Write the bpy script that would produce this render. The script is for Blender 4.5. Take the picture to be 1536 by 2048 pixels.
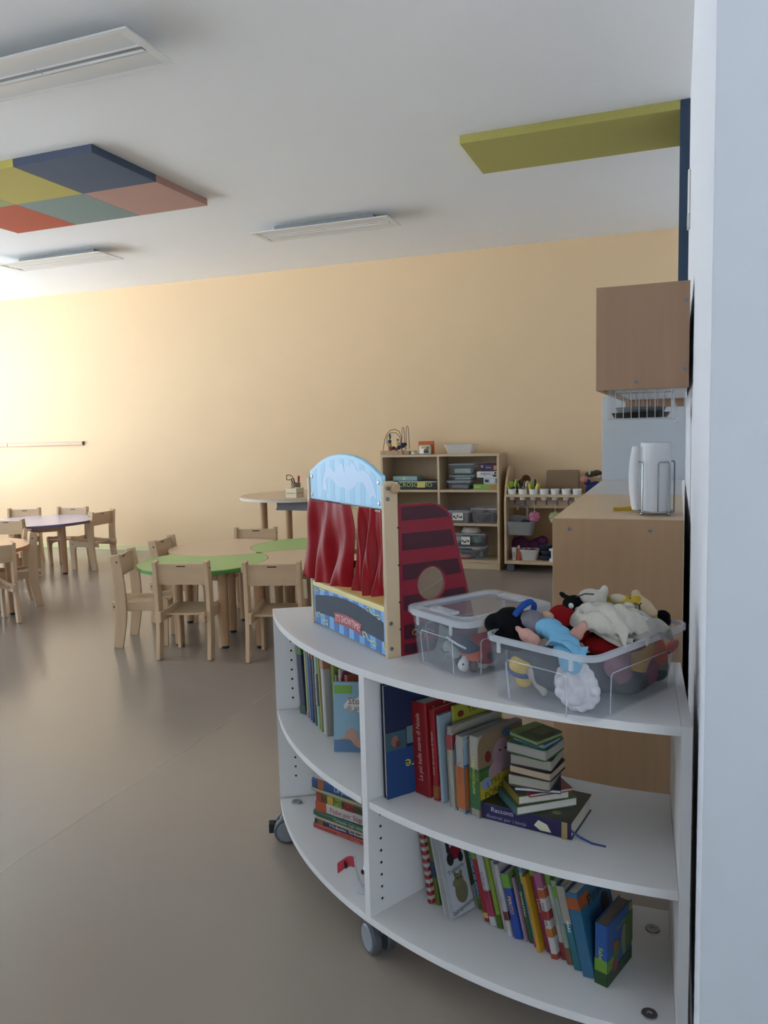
import bpy, bmesh, math, random
from mathutils import Matrix, Vector, Euler
random.seed(7)
PI = math.pi
scn = bpy.context.scene
for o in list(bpy.data.objects): bpy.data.objects.remove(o)
COL = scn.collection

# ------------------------------------------------------------------ camera, sky, daylight, exposure
CAM_H = 1.346
def cam_axes(yaw, pitch, roll):
    f = Vector((-math.sin(yaw)*math.cos(pitch), math.cos(yaw)*math.cos(pitch), -math.sin(pitch)))
    r = f.cross(Vector((0, 0, 1))).normalized(); u = r.cross(f)
    return (math.cos(roll)*r + math.sin(roll)*u, -math.sin(roll)*r + math.cos(roll)*u, f)
_r, _u, _f = cam_axes(math.radians(20.67), math.radians(6.02), math.radians(-1.491))
cd = bpy.data.cameras.new('camera'); cam = bpy.data.objects.new('camera', cd); COL.objects.link(cam)
cam.matrix_world = Matrix(((_r.x, _u.x, -_f.x, 0), (_r.y, _u.y, -_f.y, 0), (_r.z, _u.z, -_f.z, CAM_H), (0, 0, 0, 1)))
cd.sensor_fit = 'VERTICAL'; cd.sensor_height = 36.0; cd.lens = 1556/2048*36.0
cd.clip_start = 0.05; cd.clip_end = 200
scn.camera = cam

SKY = 6.5
w = bpy.data.worlds.new('overcast_sky'); scn.world = w; w.use_nodes = True
bg = w.node_tree.nodes['Background']
bg.inputs[0].default_value = (0.78, 0.90, 1.0, 1); bg.inputs[1].default_value = SKY

# window openings of the long left wall (y from, y to) and of the wall behind: daylight portals
WIN_LEFT = [(-1.5, .9), (1.7, 4.1), (4.7, 7.1)]
WIN_Z = (0.55, 2.88)
LEFT_X = -8.75
BACK_WIN = (0.7, 2.0, 0.4, 2.3)      # x0, x1, z0, z1 in the wall behind
def portal(name, loc, rot, sx, sy):
    l = bpy.data.lights.new(name, 'AREA'); l.shape = 'RECTANGLE'; l.size = sx; l.size_y = sy
    l.cycles.is_portal = True
    o = bpy.data.objects.new(name, l); COL.objects.link(o); o.location = loc; o.rotation_euler = rot
for y0, y1 in WIN_LEFT:
    portal('daylight_portal', (LEFT_X-0.1, (y0+y1)/2, sum(WIN_Z)/2), (PI/2, 0, -PI/2), y1-y0, WIN_Z[1]-WIN_Z[0])
portal('daylight_portal', ((BACK_WIN[0]+BACK_WIN[1])/2, -2.25, (BACK_WIN[2]+BACK_WIN[3])/2), (PI/2, 0, PI), BACK_WIN[1]-BACK_WIN[0], BACK_WIN[3]-BACK_WIN[2])

# sun on the yard beyond the windows, added to brighten the ceiling by bounced light (it stands behind the building and never enters the room)
sl = bpy.data.lights.new('bounce_sun', 'SUN'); sl.energy = 48; sl.angle = .01; sl.color = (1, .99, .97)
so = bpy.data.objects.new('bounce_sun', sl); COL.objects.link(so); so.rotation_euler = (0, math.radians(38), math.radians(8))

vs = scn.view_settings
scn.display_settings.display_device = 'sRGB'
vs.view_transform = 'Standard'; vs.look = 'None'; vs.gamma = 1.0; vs.use_curve_mapping = False
vs.exposure = 0.15

# ------------------------------------------------------------------ materials
def lin(h):
    h = h.lstrip('#'); c = [int(h[i:i+2], 16)/255 for i in (0, 2, 4)]
    return tuple(x/12.92 if x <= .04045 else ((x+.055)/1.055)**2.4 for x in c) + (1,)
_mats = {}
def M(hexc, rough=.5, var=0, scale=8, bump=0, grain=False, metal=0, spec=.5, name=None, sheen=0, coat=0):
    key = (hexc, rough, var, scale, bump, grain, metal, spec, sheen, coat)
    if key in _mats: return _mats[key]
    m = bpy.data.materials.new(name or 'surface_'+hexc.lstrip('#')); m.use_nodes = True
    nt = m.node_tree; p = nt.nodes['Principled BSDF']
    p.inputs['Base Color'].default_value = lin(hexc); p.inputs['Roughness'].default_value = rough
    p.inputs['Metallic'].default_value = metal; p.inputs['Specular IOR Level'].default_value = spec
    if sheen: p.inputs['Sheen Weight'].default_value = sheen
    if coat: p.inputs['Coat Weight'].default_value = coat; p.inputs['Coat Roughness'].default_value = .08
    m.diffuse_color = lin(hexc)
    if var or bump:
        tc = nt.nodes.new('ShaderNodeTexCoord'); mp = nt.nodes.new('ShaderNodeMapping')
        nt.links.new(tc.outputs['Object'], mp.inputs[0])
        if grain == 'x': mp.inputs['Scale'].default_value = (.06, 1, 1)
        elif grain == 'y': mp.inputs['Scale'].default_value = (1, .06, 1)
        elif grain: mp.inputs['Scale'].default_value = (1, 1, .06)
        n = nt.nodes.new('ShaderNodeTexNoise'); n.inputs['Scale'].default_value = scale; n.inputs['Detail'].default_value = 4
        nt.links.new(mp.outputs[0], n.inputs['Vector'])
        if var:
            mx = nt.nodes.new('ShaderNodeMix'); mx.data_type = 'RGBA'
            c = lin(hexc)
            mx.inputs['A'].default_value = tuple(v*(1-var) for v in c[:3])+(1,)
            mx.inputs['B'].default_value = tuple(min(1, v*(1+var)) for v in c[:3])+(1,)
            nt.links.new(n.outputs['Fac'], mx.inputs['Factor']); nt.links.new(mx.outputs['Result'], p.inputs['Base Color'])
        if bump:
            b = nt.nodes.new('ShaderNodeBump'); b.inputs['Strength'].default_value = bump; b.inputs['Distance'].default_value = .004
            nt.links.new(n.outputs['Fac'], b.inputs['Height']); nt.links.new(b.outputs[0], p.inputs['Normal'])
    _mats[key] = m
    return m
def clear(name, hexc, alpha, rough=.2):
    m = bpy.data.materials.new(name); m.use_nodes = True; nt = m.node_tree
    p = nt.nodes['Principled BSDF']; p.inputs['Base Color'].default_value = lin(hexc); p.inputs['Roughness'].default_value = rough
    t = nt.nodes.new('ShaderNodeBsdfTransparent'); mx = nt.nodes.new('ShaderNodeMixShader')
    mx.inputs[0].default_value = alpha
    nt.links.new(t.outputs[0], mx.inputs[1]); nt.links.new(p.outputs[0], mx.inputs[2])
    nt.links.new(mx.outputs[0], nt.nodes['Material Output'].inputs['Surface'])
    return m
beech = M('D0B390', .45, .14, 30, 0, True, name='beech_plywood')
beech_x = M('D0B390', .45, .14, 30, 0, 'x', name='beech_plywood')
beech_lam = M('B8946F', .5, .10, 40, 0, True, name='beech_laminate')
beech_top = M('D9BC99', .42, .08, 40, 0, 'y', name='beech_laminate_top')
maple = M('C9B291', .5, .08, 35, 0, True, name='maple_laminate')
maple_x = M('C9B291', .5, .08, 35, 0, 'x', name='maple_laminate')
legwood = M('B68F69', .45, .12, 30, 0, True, name='beech_turned_leg')
white_lam = M('D0CFCF', .42, .02, 200, 0, name='white_laminate')
white_paint = M('E2E6EE', .75, .015, 20, .05, name='white_wall_paint')
ceil_paint = M('F2F3F4', .85, .012, 3, 0, name='ceiling_paint')
wall_paint = M('E7C9A0', .7, .03, 2.2, .04, name='warm_cream_wall_paint')
floor_mat = M('978B80', .22, .05, 1.3, 0, name='beige_linoleum', spec=.45)
chrome = M('A4A7AA', .22, 0, metal=1, name='chrome_wire')
steel = M('8E9094', .35, metal=1, name='screw_steel')
black = M('15151A', .6, name='black_plastic')
dark_hole = M('0B0B0C', .9, name='drilled_hole')
grey_plastic = M('7E8287', .4, name='grey_plastic')
white_plastic = M('E8E9E8', .35, name='white_plastic')
clear_box = clear('clear_plastic', 'BFC5D0', .10, .10)
clear_rim = clear('clear_plastic_rim', 'DDE2EA', .34, .15)
clear_film = clear('clear_film', 'F4F6F8', .3, .1)
paper = M('CFC9BC', .85, .12, 300, 0, name='paper_pages')
paper_white = M('E2E0DA', .85, .06, 300, 0, name='white_paper_pages')

# ------------------------------------------------------------------ mesh helpers
class MB:
    def __init__(s): s.bm = bmesh.new()
    def add(s, verts, faces):
        vs_ = [s.bm.verts.new(v) for v in verts]
        for f in faces:
            try: s.bm.faces.new([vs_[i] for i in f])
            except ValueError: pass
        return s
    def box(s, x0, x1, y0, y1, z0, z1, bev=0, seg=2, mat=None):
        vs_ = [s.bm.verts.new(v) for v in ((x0,y0,z0),(x1,y0,z0),(x1,y1,z0),(x0,y1,z0),(x0,y0,z1),(x1,y0,z1),(x1,y1,z1),(x0,y1,z1))]
        if mat is not None:
            for v in vs_: v.co = mat @ v.co
        fs = [s.bm.faces.new([vs_[i] for i in f]) for f in ((0,3,2,1),(4,5,6,7),(0,1,5,4),(1,2,6,5),(2,3,7,6),(3,0,4,7))]
        if bev:
            es = {e for f in fs for e in f.edges}
            bmesh.ops.bevel(s.bm, geom=list(es), offset=bev, segments=seg, profile=.5, affect='EDGES')
        return s
    def prism(s, pts, a0, a1, axis='z', bev=0, mat=None):
        def P(p, a):
            v = {'z': Vector((p[0], p[1], a)), 'x': Vector((a, p[0], p[1])), 'y': Vector((p[0], a, p[1]))}[axis]
            return mat @ v if mat is not None else v
        lo = [s.bm.verts.new(P(p, a0)) for p in pts]; hi = [s.bm.verts.new(P(p, a1)) for p in pts]
        n = len(pts); fs = [s.bm.faces.new(lo[::-1]), s.bm.faces.new(hi)]
        for i in range(n): fs.append(s.bm.faces.new((lo[i], lo[(i+1) % n], hi[(i+1) % n], hi[i])))
        bmesh.ops.recalc_face_normals(s.bm, faces=fs)
        if bev:
            es = [e for f in fs[:2] for e in f.edges]
            bmesh.ops.bevel(s.bm, geom=es, offset=bev, segments=2, profile=.5, affect='EDGES')
        return s
    def lathe(s, prof, n=24, mat=None, closed=False):
        rings = []
        for r, z in prof:
            ring = []
            for i in range(n):
                v = Vector((r*math.cos(2*PI*i/n), r*math.sin(2*PI*i/n), z))
                ring.append(s.bm.verts.new(mat @ v if mat is not None else v))
            rings.append(ring)
        fs = []
        pairs = list(zip(rings, rings[1:]))
        if closed: pairs.append((rings[-1], rings[0]))
        for a, b in pairs:
            for i in range(n): fs.append(s.bm.faces.new((a[i], a[(i+1) % n], b[(i+1) % n], b[i])))
        if not closed:
            if prof[0][0] > 1e-6: fs.append(s.bm.faces.new(rings[0][::-1]))
            if prof[-1][0] > 1e-6: fs.append(s.bm.faces.new(rings[-1]))
        bmesh.ops.recalc_face_normals(s.bm, faces=fs)
        return s
    def cyl(s, c, r, z0, z1, n=20, r2=None, mat=None):
        T = Matrix.Translation(Vector(c)); T = mat @ T if mat is not None else T
        return s.lathe([(r, z0), (r if r2 is None else r2, z1)], n, T)
    def ball(s, c, r, sub=2, mat=None):
        rr = r if isinstance(r, (tuple, list)) else (r, r, r)
        T = Matrix.Translation(Vector(c)) @ (mat if mat is not None else Matrix()) @ Matrix.Diagonal((*rr, 1))
        bmesh.ops.create_icosphere(s.bm, subdivisions=sub, radius=1, matrix=T)
        return s
    def tube(s, pts, r, n=6, closed=False):
        pts = [Vector(p) for p in pts]; N = len(pts); rings = []
        ref = None
        for i, p in enumerate(pts):
            a = pts[(i-1) % N] if (i > 0 or closed) else p; b = pts[(i+1) % N] if (i < N-1 or closed) else p
            t = (b-a).normalized()
            if ref is None:
                ref = t.orthogonal().normalized()
            ref = (ref - t*ref.dot(t))
            ref = ref.normalized() if ref.length > 1e-6 else t.orthogonal().normalized()
            q = t.cross(ref); rad = r[i] if isinstance(r, (list, tuple)) else r
            rings.append([s.bm.verts.new(p + rad*(math.cos(2*PI*k/n)*ref + math.sin(2*PI*k/n)*q)) for k in range(n)])
        fs = []
        for i in range(N if closed else N-1):
            A, B = rings[i], rings[(i+1) % N]
            for k in range(n): fs.append(s.bm.faces.new((A[k], A[(k+1) % n], B[(k+1) % n], B[k])))
        if not closed: fs += [s.bm.faces.new(rings[0][::-1]), s.bm.faces.new(rings[-1])]
        bmesh.ops.recalc_face_normals(s.bm, faces=fs)
        return s
    def build(s, name, mat, parent=None, smooth=False, loc=None):
        me = bpy.data.meshes.new(name); s.bm.to_mesh(me); s.bm.free()
        me.materials.append(mat)
        if smooth:
            me.shade_smooth()
            try: me.set_sharp_from_angle(angle=math.radians(38))
            except Exception: pass
        o = bpy.data.objects.new(name, me); COL.objects.link(o)
        if parent is not None: o.parent = parent
        if loc is not None: o.location = loc
        return o
def tag(o, label=None, cat=None, group=None, kind=None):
    if label: o['label'] = label
    if cat: o['category'] = cat
    if group: o['group'] = group
    if kind: o['kind'] = kind
    return o
def thing(name, label, cat, loc=(0, 0, 0), rotz=0, group=None, mat=None):
    o = bpy.data.objects.new(name, None); COL.objects.link(o); o.empty_display_size = .05
    if mat is not None:
        o.location = mat.to_translation(); o.rotation_euler = mat.to_euler()
    else:
        o.location = loc; o.rotation_euler = (0, 0, rotz)
    return tag(o, label, cat, group)
def struct(name, mb, m): return tag(mb.build(name, m), kind='structure')
KIDS = {}
def dup(root, loc, rotz, label, group=None):
    def cp(o, parent):
        c = o.copy(); COL.objects.link(c)
        if parent is not None: c.parent = parent
        for ch in o.children: cp(ch, c)
        return c
    r = cp(root, None); r.location = loc; r.rotation_euler = (0, 0, rotz); r['label'] = label
    if group: r['group'] = group
    return r
def frame(o, xd, yd):
    x = Vector(xd).normalized(); y = Vector(yd).normalized(); z = x.cross(y)
    return Matrix(((x.x, y.x, z.x, o[0]), (x.y, y.y, z.y, o[1]), (x.z, y.z, z.z, o[2]), (0, 0, 0, 1)))
def text(s, size, m, parent, mat4, name='printed_title', fit=None, shear=0, bend=0, width=1.0):
    cu = bpy.data.curves.new(name, 'FONT'); cu.body = s; cu.size = size; cu.align_x = 'CENTER'; cu.align_y = 'CENTER'
    cu.shear = shear; cu.resolution_u = 2
    t = bpy.data.objects.new(name+'_tmp', cu); COL.objects.link(t)
    dg = bpy.context.evaluated_depsgraph_get(); me = bpy.data.meshes.new_from_object(t.evaluated_get(dg))
    bpy.data.objects.remove(t); bpy.data.curves.remove(cu)
    xs = [v.co.x for v in me.vertices] or [0]
    wd = max(xs)-min(xs)
    k = width
    if fit and wd*k > fit: k = fit/wd
    for v in me.vertices:
        v.co.x *= k
        v.co.y -= bend*v.co.x**2
    me.transform(mat4); me.name = name
    me.materials.clear(); me.materials.append(m)
    o = bpy.data.objects.new(name, me); COL.objects.link(o); o.parent = parent
    return o
def blob(name, m, parent, balls, voxel=.004, smooth=3):
    mb = MB()
    for b in balls:
        c = b[0]; r = b[1]; rot = Euler(b[2]).to_matrix().to_4x4() if len(b) > 2 else None
        mb.ball(c, r, 2, rot)
    o = mb.build(name, m, parent, True)
    r_ = o.modifiers.new('remesh', 'REMESH'); r_.mode = 'VOXEL'; r_.voxel_size = voxel; r_.use_smooth_shade = True
    s_ = o.modifiers.new('smooth', 'SMOOTH'); s_.iterations = smooth
    return o
def cloth(name, m, parent, fn, nu=14, nv=14, thick=.004):
    mb = MB(); vs_ = [[mb.bm.verts.new(fn(i/nu, j/nv)) for j in range(nv+1)] for i in range(nu+1)]
    for i in range(nu):
        for j in range(nv): mb.bm.faces.new((vs_[i][j], vs_[i+1][j], vs_[i+1][j+1], vs_[i][j+1]))
    o = mb.build(name, m, parent); o.data.shade_smooth()
    s_ = o.modifiers.new('thickness', 'SOLIDIFY'); s_.thickness = thick; s_.offset = 0
    b_ = o.modifiers.new('round', 'SUBSURF'); b_.levels = 1; b_.render_levels = 1
    return o
def arc(cx, cy, r, a0, a1, n): return [(cx+r*math.cos(math.radians(a0+(a1-a0)*i/n)), cy+r*math.sin(math.radians(a0+(a1-a0)*i/n))) for i in range(n+1)]

# ------------------------------------------------------------------ the room
BACK_Y, CEIL_Z, RW_X, NEAR_Y = 7.5, 3.038, 0.046, 1.27
struct('floor', MB().box(-8.95, 3.7, -2.4, BACK_Y+.2, -.12, 0), floor_mat)
struct('ceiling', MB().box(-8.95, 3.7, -2.4, BACK_Y+.2, CEIL_Z, CEIL_Z+.15), ceil_paint)
struct('wall_back', MB().box(-8.95, .3, BACK_Y, BACK_Y+.2, 0, CEIL_Z), wall_paint)
struct('wall_right', MB().box(RW_X, .25, NEAR_Y+.0006, BACK_Y, 0, CEIL_Z), white_paint)
struct('wall_front', MB().box(.0462, 3.5, NEAR_Y-.002, NEAR_Y, 0, CEIL_Z), M('BBC0C8', .75, .015, 20, .05, name='dimmed_white_wall_paint'))  # this face is greyed in its colour to stand for weaker light
struct('wall_side', MB().box(3.5, 3.7, -2.2, NEAR_Y+.2, 0, CEIL_Z), white_paint)
wl = MB(); ys = [-2.4] + [v for p in WIN_LEFT for v in p] + [BACK_Y]
wl.box(LEFT_X-.2, LEFT_X, -2.4, BACK_Y, 0, WIN_Z[0]).box(LEFT_X-.2, LEFT_X, -2.4, BACK_Y, WIN_Z[1], CEIL_Z)
for i in range(0, len(ys), 2): wl.box(LEFT_X-.2, LEFT_X, ys[i], ys[i+1], *WIN_Z)
struct('wall_left', wl, white_paint)
bx0, bx1, bz0, bz1 = BACK_WIN
struct('wall_rear', MB().box(LEFT_X, bx0, -2.4, -2.2, 0, CEIL_Z).box(bx1, 3.7, -2.4, -2.2, 0, CEIL_Z).box(bx0, bx1, -2.4, -2.2, bz1, CEIL_Z).box(bx0, bx1, -2.4, -2.2, 0, bz0), white_paint)
for k, (y0, y1) in enumerate(WIN_LEFT):
    f = MB(); fx0, fx1 = LEFT_X-.14, LEFT_X-.08; ym = (y0+y1)/2
    for a, b in ((y0, y0+.06), (ym-.03, ym+.03), (y1-.06, y1)): f.box(fx0, fx1, a, b, *WIN_Z)
    f.box(fx0, fx1, y0, y1, WIN_Z[0], WIN_Z[0]+.06).box(fx0, fx1, y0, y1, WIN_Z[1]-.06, WIN_Z[1])
    struct('window_%d' % (k+1), f, white_plastic)
struct('trim_1', MB().box(-40, LEFT_X-.25, -30, 40, -.35, -.25), M('D6D9DB', .9, name='paved_yard'))
struct('trim_2', MB().box(LEFT_X-.25, 12, -30, -2.45, -.35, -.25), M('D6D9DB', .9, name='paved_yard'))
struct('baseboard_back', MB().box(LEFT_X, RW_X, BACK_Y-.012, BACK_Y, 0, .065, .003), M('D8D2A4', .75, name='pale_green_skirting', spec=.2))
struct('trim_3', MB().box(-1.9685, -1.9655, -2.2, BACK_Y-.013, -.0004, .0003), M('A09488', .35, name='floor_weld_seam'))
# wooden bumper rail on the back wall
t = thing('wall_rail', 'thin beech bumper rail fixed along the cream back wall', 'rail', (-7.7, BACK_Y, 1.26))
for a, b in ((-1.0, -.12), (-.116, 1.045)): MB().box(a, b, -.025, 0, 0, .042, .003).build('rail_board', M('C8A88C', .45, .1, 30, 0, 'x', name='beech_rail'), t)
MB().box(1.045, 1.062, -.026, 0, -.001, .043).build('end_cap', M('4A4038', .6), t)
for x in (.02, .85): MB().lathe([(.006, 0), (.005, .002)], 10, Matrix.Translation((x, -.025, .021)) @ Matrix.Rotation(PI/2, 4, 'X')).build('screw', steel, t)

# ------------------------------------------------------------------ ceiling: acoustic panels, lamps
PX = [-3.512, -4.165, -4.815, -5.465]; PX = [x*.9096 for x in PX]; PY = [y*.9096 for y in (4.207, 4.865, 5.522)]
tiles = [(0, 0, '4B566B', 'navy blue square acoustic panel on the ceiling, beside the pink one'),
         (1, 0, 'B8AC5A', 'mustard yellow square acoustic panel on the ceiling'),
         (0, 1, 'B58E82', 'dusty pink square acoustic panel on the ceiling'),
         (1, 1, '7F908C', 'grey green square acoustic panel on the ceiling'),
         (2, 1, 'B5522F', 'burnt orange square acoustic panel on the ceiling'),
         (2, 0, '9AA06B', 'olive green square acoustic panel on the ceiling')]
for i, j, c, lab in tiles:
    o = MB().box(PX[i+1]+.0008, PX[i]-.0008, PY[j]+.0008, PY[j+1]-.0008, CEIL_Z-.048, CEIL_Z, .0015, 1).build('ceiling_panel', M(c, .9, .05, 60, .15))
    tag(o, lab, 'acoustic panel', 'acoustic panels on the ceiling')
o = MB().box(-1.205, -.004, 4.60, 5.19, CEIL_Z-.048, CEIL_Z, .0015, 1).build('ceiling_panel', M('B4AC60', .9, .05, 60, .15))
tag(o, 'long lime yellow acoustic panel under the ceiling near the right wall', 'acoustic panel', 'acoustic panels on the ceiling')
o = MB().box(-.004, RW_X, 4.60, 5.19, 1.72, CEIL_Z, .0015, 1).build('wall_panel', M('34465C', .9, .05, 60, .15))
tag(o, 'tall dark blue acoustic panel upright above the wall cupboard', 'acoustic panel')
lamp_white = M('DADDDD', .35, name='lamp_white_enamel')
def make_lamp():
    t = thing('ceiling_lamp', 'l', 'ceiling lamp')
    L, W_ = .60, .165
    fr = MB()
    for a in ((-L, L, -W_, -W_+.022), (-L, L, W_-.022, W_)): fr.box(*a, -.070, -.062, .0015)
    for s in (-1, 1): fr.box(min(s*L, s*(L-.045)), max(s*L, s*(L-.045)), -W_+.0221, W_-.0221, -.070, -.062, .0015)
    fr.build('frame', lamp_white, t)
    MB().box(-L+.16, L-.16, -W_+.128, W_-.128, -.0618, 0, .004).build('housing', M('9A9EA0', .5, name='lamp_housing_shade'), t)  # housing coloured dark to read as the shadow gap above the frame
    # two curved reflectors either side of the bright central diffuser
    for s in (-1, 1):
        pr_ = [(s*.036, -.0685)] + [(s*(.036+.106*k/8), -.0685+.0035*math.sin(PI*k/8)) for k in range(1, 9)]
        bt = [(y, z+.0015) for y, z in pr_]
        mb = MB()
        for q in range(len(pr_)-1):
            mb.prism([pr_[q], pr_[q+1], bt[q+1], bt[q]], -L+.046, L-.046, 'x')
        mb.build('reflector', M('D0D3D4', .3, name='lamp_reflector'), t, True)
    for a, b in ((-L+.046, -.003), (.003, L-.046)):
        for y in (-.021, .021):
            MB().prism([(y-.012, -.054), (y-.009, -.066), (y, -.0705), (y+.009, -.066), (y+.012, -.054)], a, b, 'x').build('diffuser', M('F0F2F2', .25, name='opal_diffuser'), t, True)
    MB().box(-L+.046, L-.046, -.0085, .0085, -.066, -.063).build('dark_gap_strip', M('8C9092', .5), t)  # dark grey strip painting the shade in the gap between diffusers
    for k in range(4):
        MB().box(L-.05+.004, L-.046+.006, -.012+k*.008, -.008+k*.008, -.0715, -.0699).build('indicator', black, t)
    return t
lamps = [((-2.68, 2.90), 'long white recessed ceiling lamp in front of the coloured panels'), ((-2.69, 5.94), 'white ceiling lamp hung before the middle of the cream wall'), ((-5.38, 5.90), 'white ceiling lamp beyond the orange and yellow ceiling panels')]
L0 = make_lamp()
for k, ((x, y), lab) in enumerate(lamps):
    o = L0 if k == 0 else dup(L0, (0, 0, 0), 0, lab)
    o.location = (x, y, CEIL_Z); tag(o, lab, 'ceiling lamp', 'recessed tube lamps on the ceiling')
t = thing('wall_sensor', 'small white sensor box high on the right wall, before the blue panel', 'sensor', (RW_X, 4.05, 2.25))
MB().box(-.012, 0, -.04, .04, .06, .26, .005).build('body', white_plastic, t); MB().box(-.014, 0, -.04, .04, 0, .058, .005).build('lens', M('C9D0D0', .2), t)

# ------------------------------------------------------------------ nursery chairs and tables
def curve_plank(pts, w):
    """side profile (y,z) of a plank of width w along a centre line"""
    L_, R_ = [], []
    n = len(pts)
    for i, p in enumerate(pts):
        a = pts[max(i-1, 0)]; b = pts[min(i+1, n-1)]
        ty, tz = b[0]-a[0], b[1]-a[1]; l = math.hypot(ty, tz); ny, nz = tz/l, -ty/l
        ww = w[i] if isinstance(w, list) else w
        L_.append((p[0]-ny*ww/2, p[1]-nz*ww/2)); R_.append((p[0]+ny*ww/2, p[1]+nz*ww/2))
    return L_ + R_[::-1]
def make_chair():
    t = thing('nursery_chair', 'c', 'chair')
    W_ = .172
    rear = [(-.032, .0), (-.022, .06), (-.009, .14), (-.001, .22), (.0, .30), (-.002, .40), (-.010, .50), (-.022, .60)]
    prof = curve_plank(rear, [.058, .062, .066, .069, .069, .067, .063, .058])
    for s in (-1, 1):
        a, b = (s*W_, s*(W_-.025)) if s < 0 else (s*(W_-.025), s*W_)
        MB().prism(prof, a, b, 'x', .003).build('leg', beech, t)
        c, d = s*(W_-.0255), s*(W_-.0475)
        c, d = min(c, d), max(c, d)
        side = [(-.066, .236), (-.066, .290), (-.059, .297), (.06, .291), (.19, .297), (.275, .312), (.290, .306), (.297, .29), (.292, .20), (.286, .10), (.282, 0), (.226, 0), (.229, .12), (.227, .200), (.219, .222), (.198, .232), (.06, .232)]
        MB().prism(side, c, d, 'x', .003).build('side_frame', beech, t)
        for (y, z) in ((-.008, .555), (-.05, .264), (.255, .262)):
            x = s*W_ if z > .5 else (s*(W_-.023))
            if z < .5: x = s*(W_-.0253)
            MB().lathe([(.0055, 0), (.005, .0012)], 10, Matrix.Translation((x, y, z)) @ Matrix.Rotation(s*PI/2, 4, 'Y')).build('screw', dark_hole, t)
    sw = W_-.048
    st = [(.005, .276), (.06, .268), (.16, .268), (.24, .277), (.275, .286), (.288, .283), (.290, .275), (.28, .270), (.24, .264), (.16, .256), (.06, .256), (.005, .264)]
    MB().prism(st, -sw, sw, 'x').build('seat', beech_x, t, True)
    # backrest with a hand slot
    bw = W_-.0252; R_ = Matrix.Translation((0, -.010, .455)) @ Matrix.Rotation(math.radians(7), 4, 'X')
    mb = MB(); y0, y1 = -.006, .007
    mb.prism([(-bw, 0), (bw, 0), (bw, .111), (.028, .111), (-.028, .111), (-bw, .111)], y0, y1, 'y', 0, R_)
    mb.prism([(-bw, .1111), (-.028, .1111), (-.030, .1145), (-.028, .118), (-bw, .118)], y0, y1, 'y', 0, R_)
    mb.prism([(.028, .1111), (bw, .1111), (bw, .118), (.028, .118), (.030, .1145)], y0, y1, 'y', 0, R_)
    mb.prism([(-bw, .1181), (-.028, .1181), (.028, .1181), (bw, .1181), (bw, .130), (-bw, .130)], y0, y1, 'y', 0, R_)
    MB().prism([(-.0275, .1112), (.0275, .1112), (.0275, .1179), (-.0275, .1179)], y0+.003, y1-.003, 'y', 0, R_).build('hand_slot', dark_hole, t)
    mb.build('backrest', beech_x, t)
    return t
GCH = 'beech nursery chairs around the low tables'
chairs = [(-2.768, 3.885, 14, 'beech nursery chair pulled up to the green table, back turned, clear of the shelf'),
          (-2.21, 3.985, 16, 'beech nursery chair at the flower table, partly hidden behind the white book shelf'),
          (-3.365, 4.12, -69, 'beech nursery chair standing sideways at the left end of the green table'),
          (-3.52, 4.74, -78, 'beech nursery chair sideways behind the green table, by its pale wood leaf'),
          (-3.14, 5.40, 197, 'beech nursery chair facing out at the far side of the pale wood leaf'),
          (-2.46, 5.42, 190, 'beech nursery chair mostly hidden behind the puppet theatre post'),
          (-6.66, 6.52, 203, 'beech nursery chair behind the lilac table, left of the two along the wall'),
          (-6.18, 6.72, 194, 'beech nursery chair behind the lilac table, nearer its right corner by the wall'),
          (-5.54, 6.42, 90, 'beech nursery chair sideways at the right end of the lilac table'),
          (-5.93, 5.60, 16, 'beech nursery chair with its back turned before the lilac table'),
          (-4.965, 4.885, 143, 'beech nursery chair facing out at the far side of the orange table'),
          (-4.633, 4.19, 62, 'beech nursery chair sideways at the near side of the orange table')]
C0 = make_chair()
for k, (x, y, a, lab) in enumerate(chairs):
    o = C0 if k == 0 else dup(C0, (0, 0, 0), 0, lab)
    o.location = (x, y, 0); o.rotation_euler = (0, 0, math.radians(a)); tag(o, lab, 'chair', GCH)

TT = .52
def table_leg(t, x, y, h, r=.031):
    l = MB().cyl((x, y, 0), r*.92, .018, h-.026, 24, r).build('leg', legwood, t, True)
    MB().cyl((x, y, 0), .023, 0, .018, 16).build('foot', black, l)
def apron(t, pts, h, m=legwood):
    for (x0, y0), (x1, y1) in zip(pts, pts[1:]):
        d = Vector((x1-x0, y1-y0, 0)); l = d.length; d.normalize()
        if l < .08: continue
        mt = frame((x0, y0, h-.025-.062), d, (-d.y, d.x, 0))
        MB().box(.034, l-.034, -.01, .01, 0, .062, .001, 1, mt).build('apron', m, t)
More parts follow.
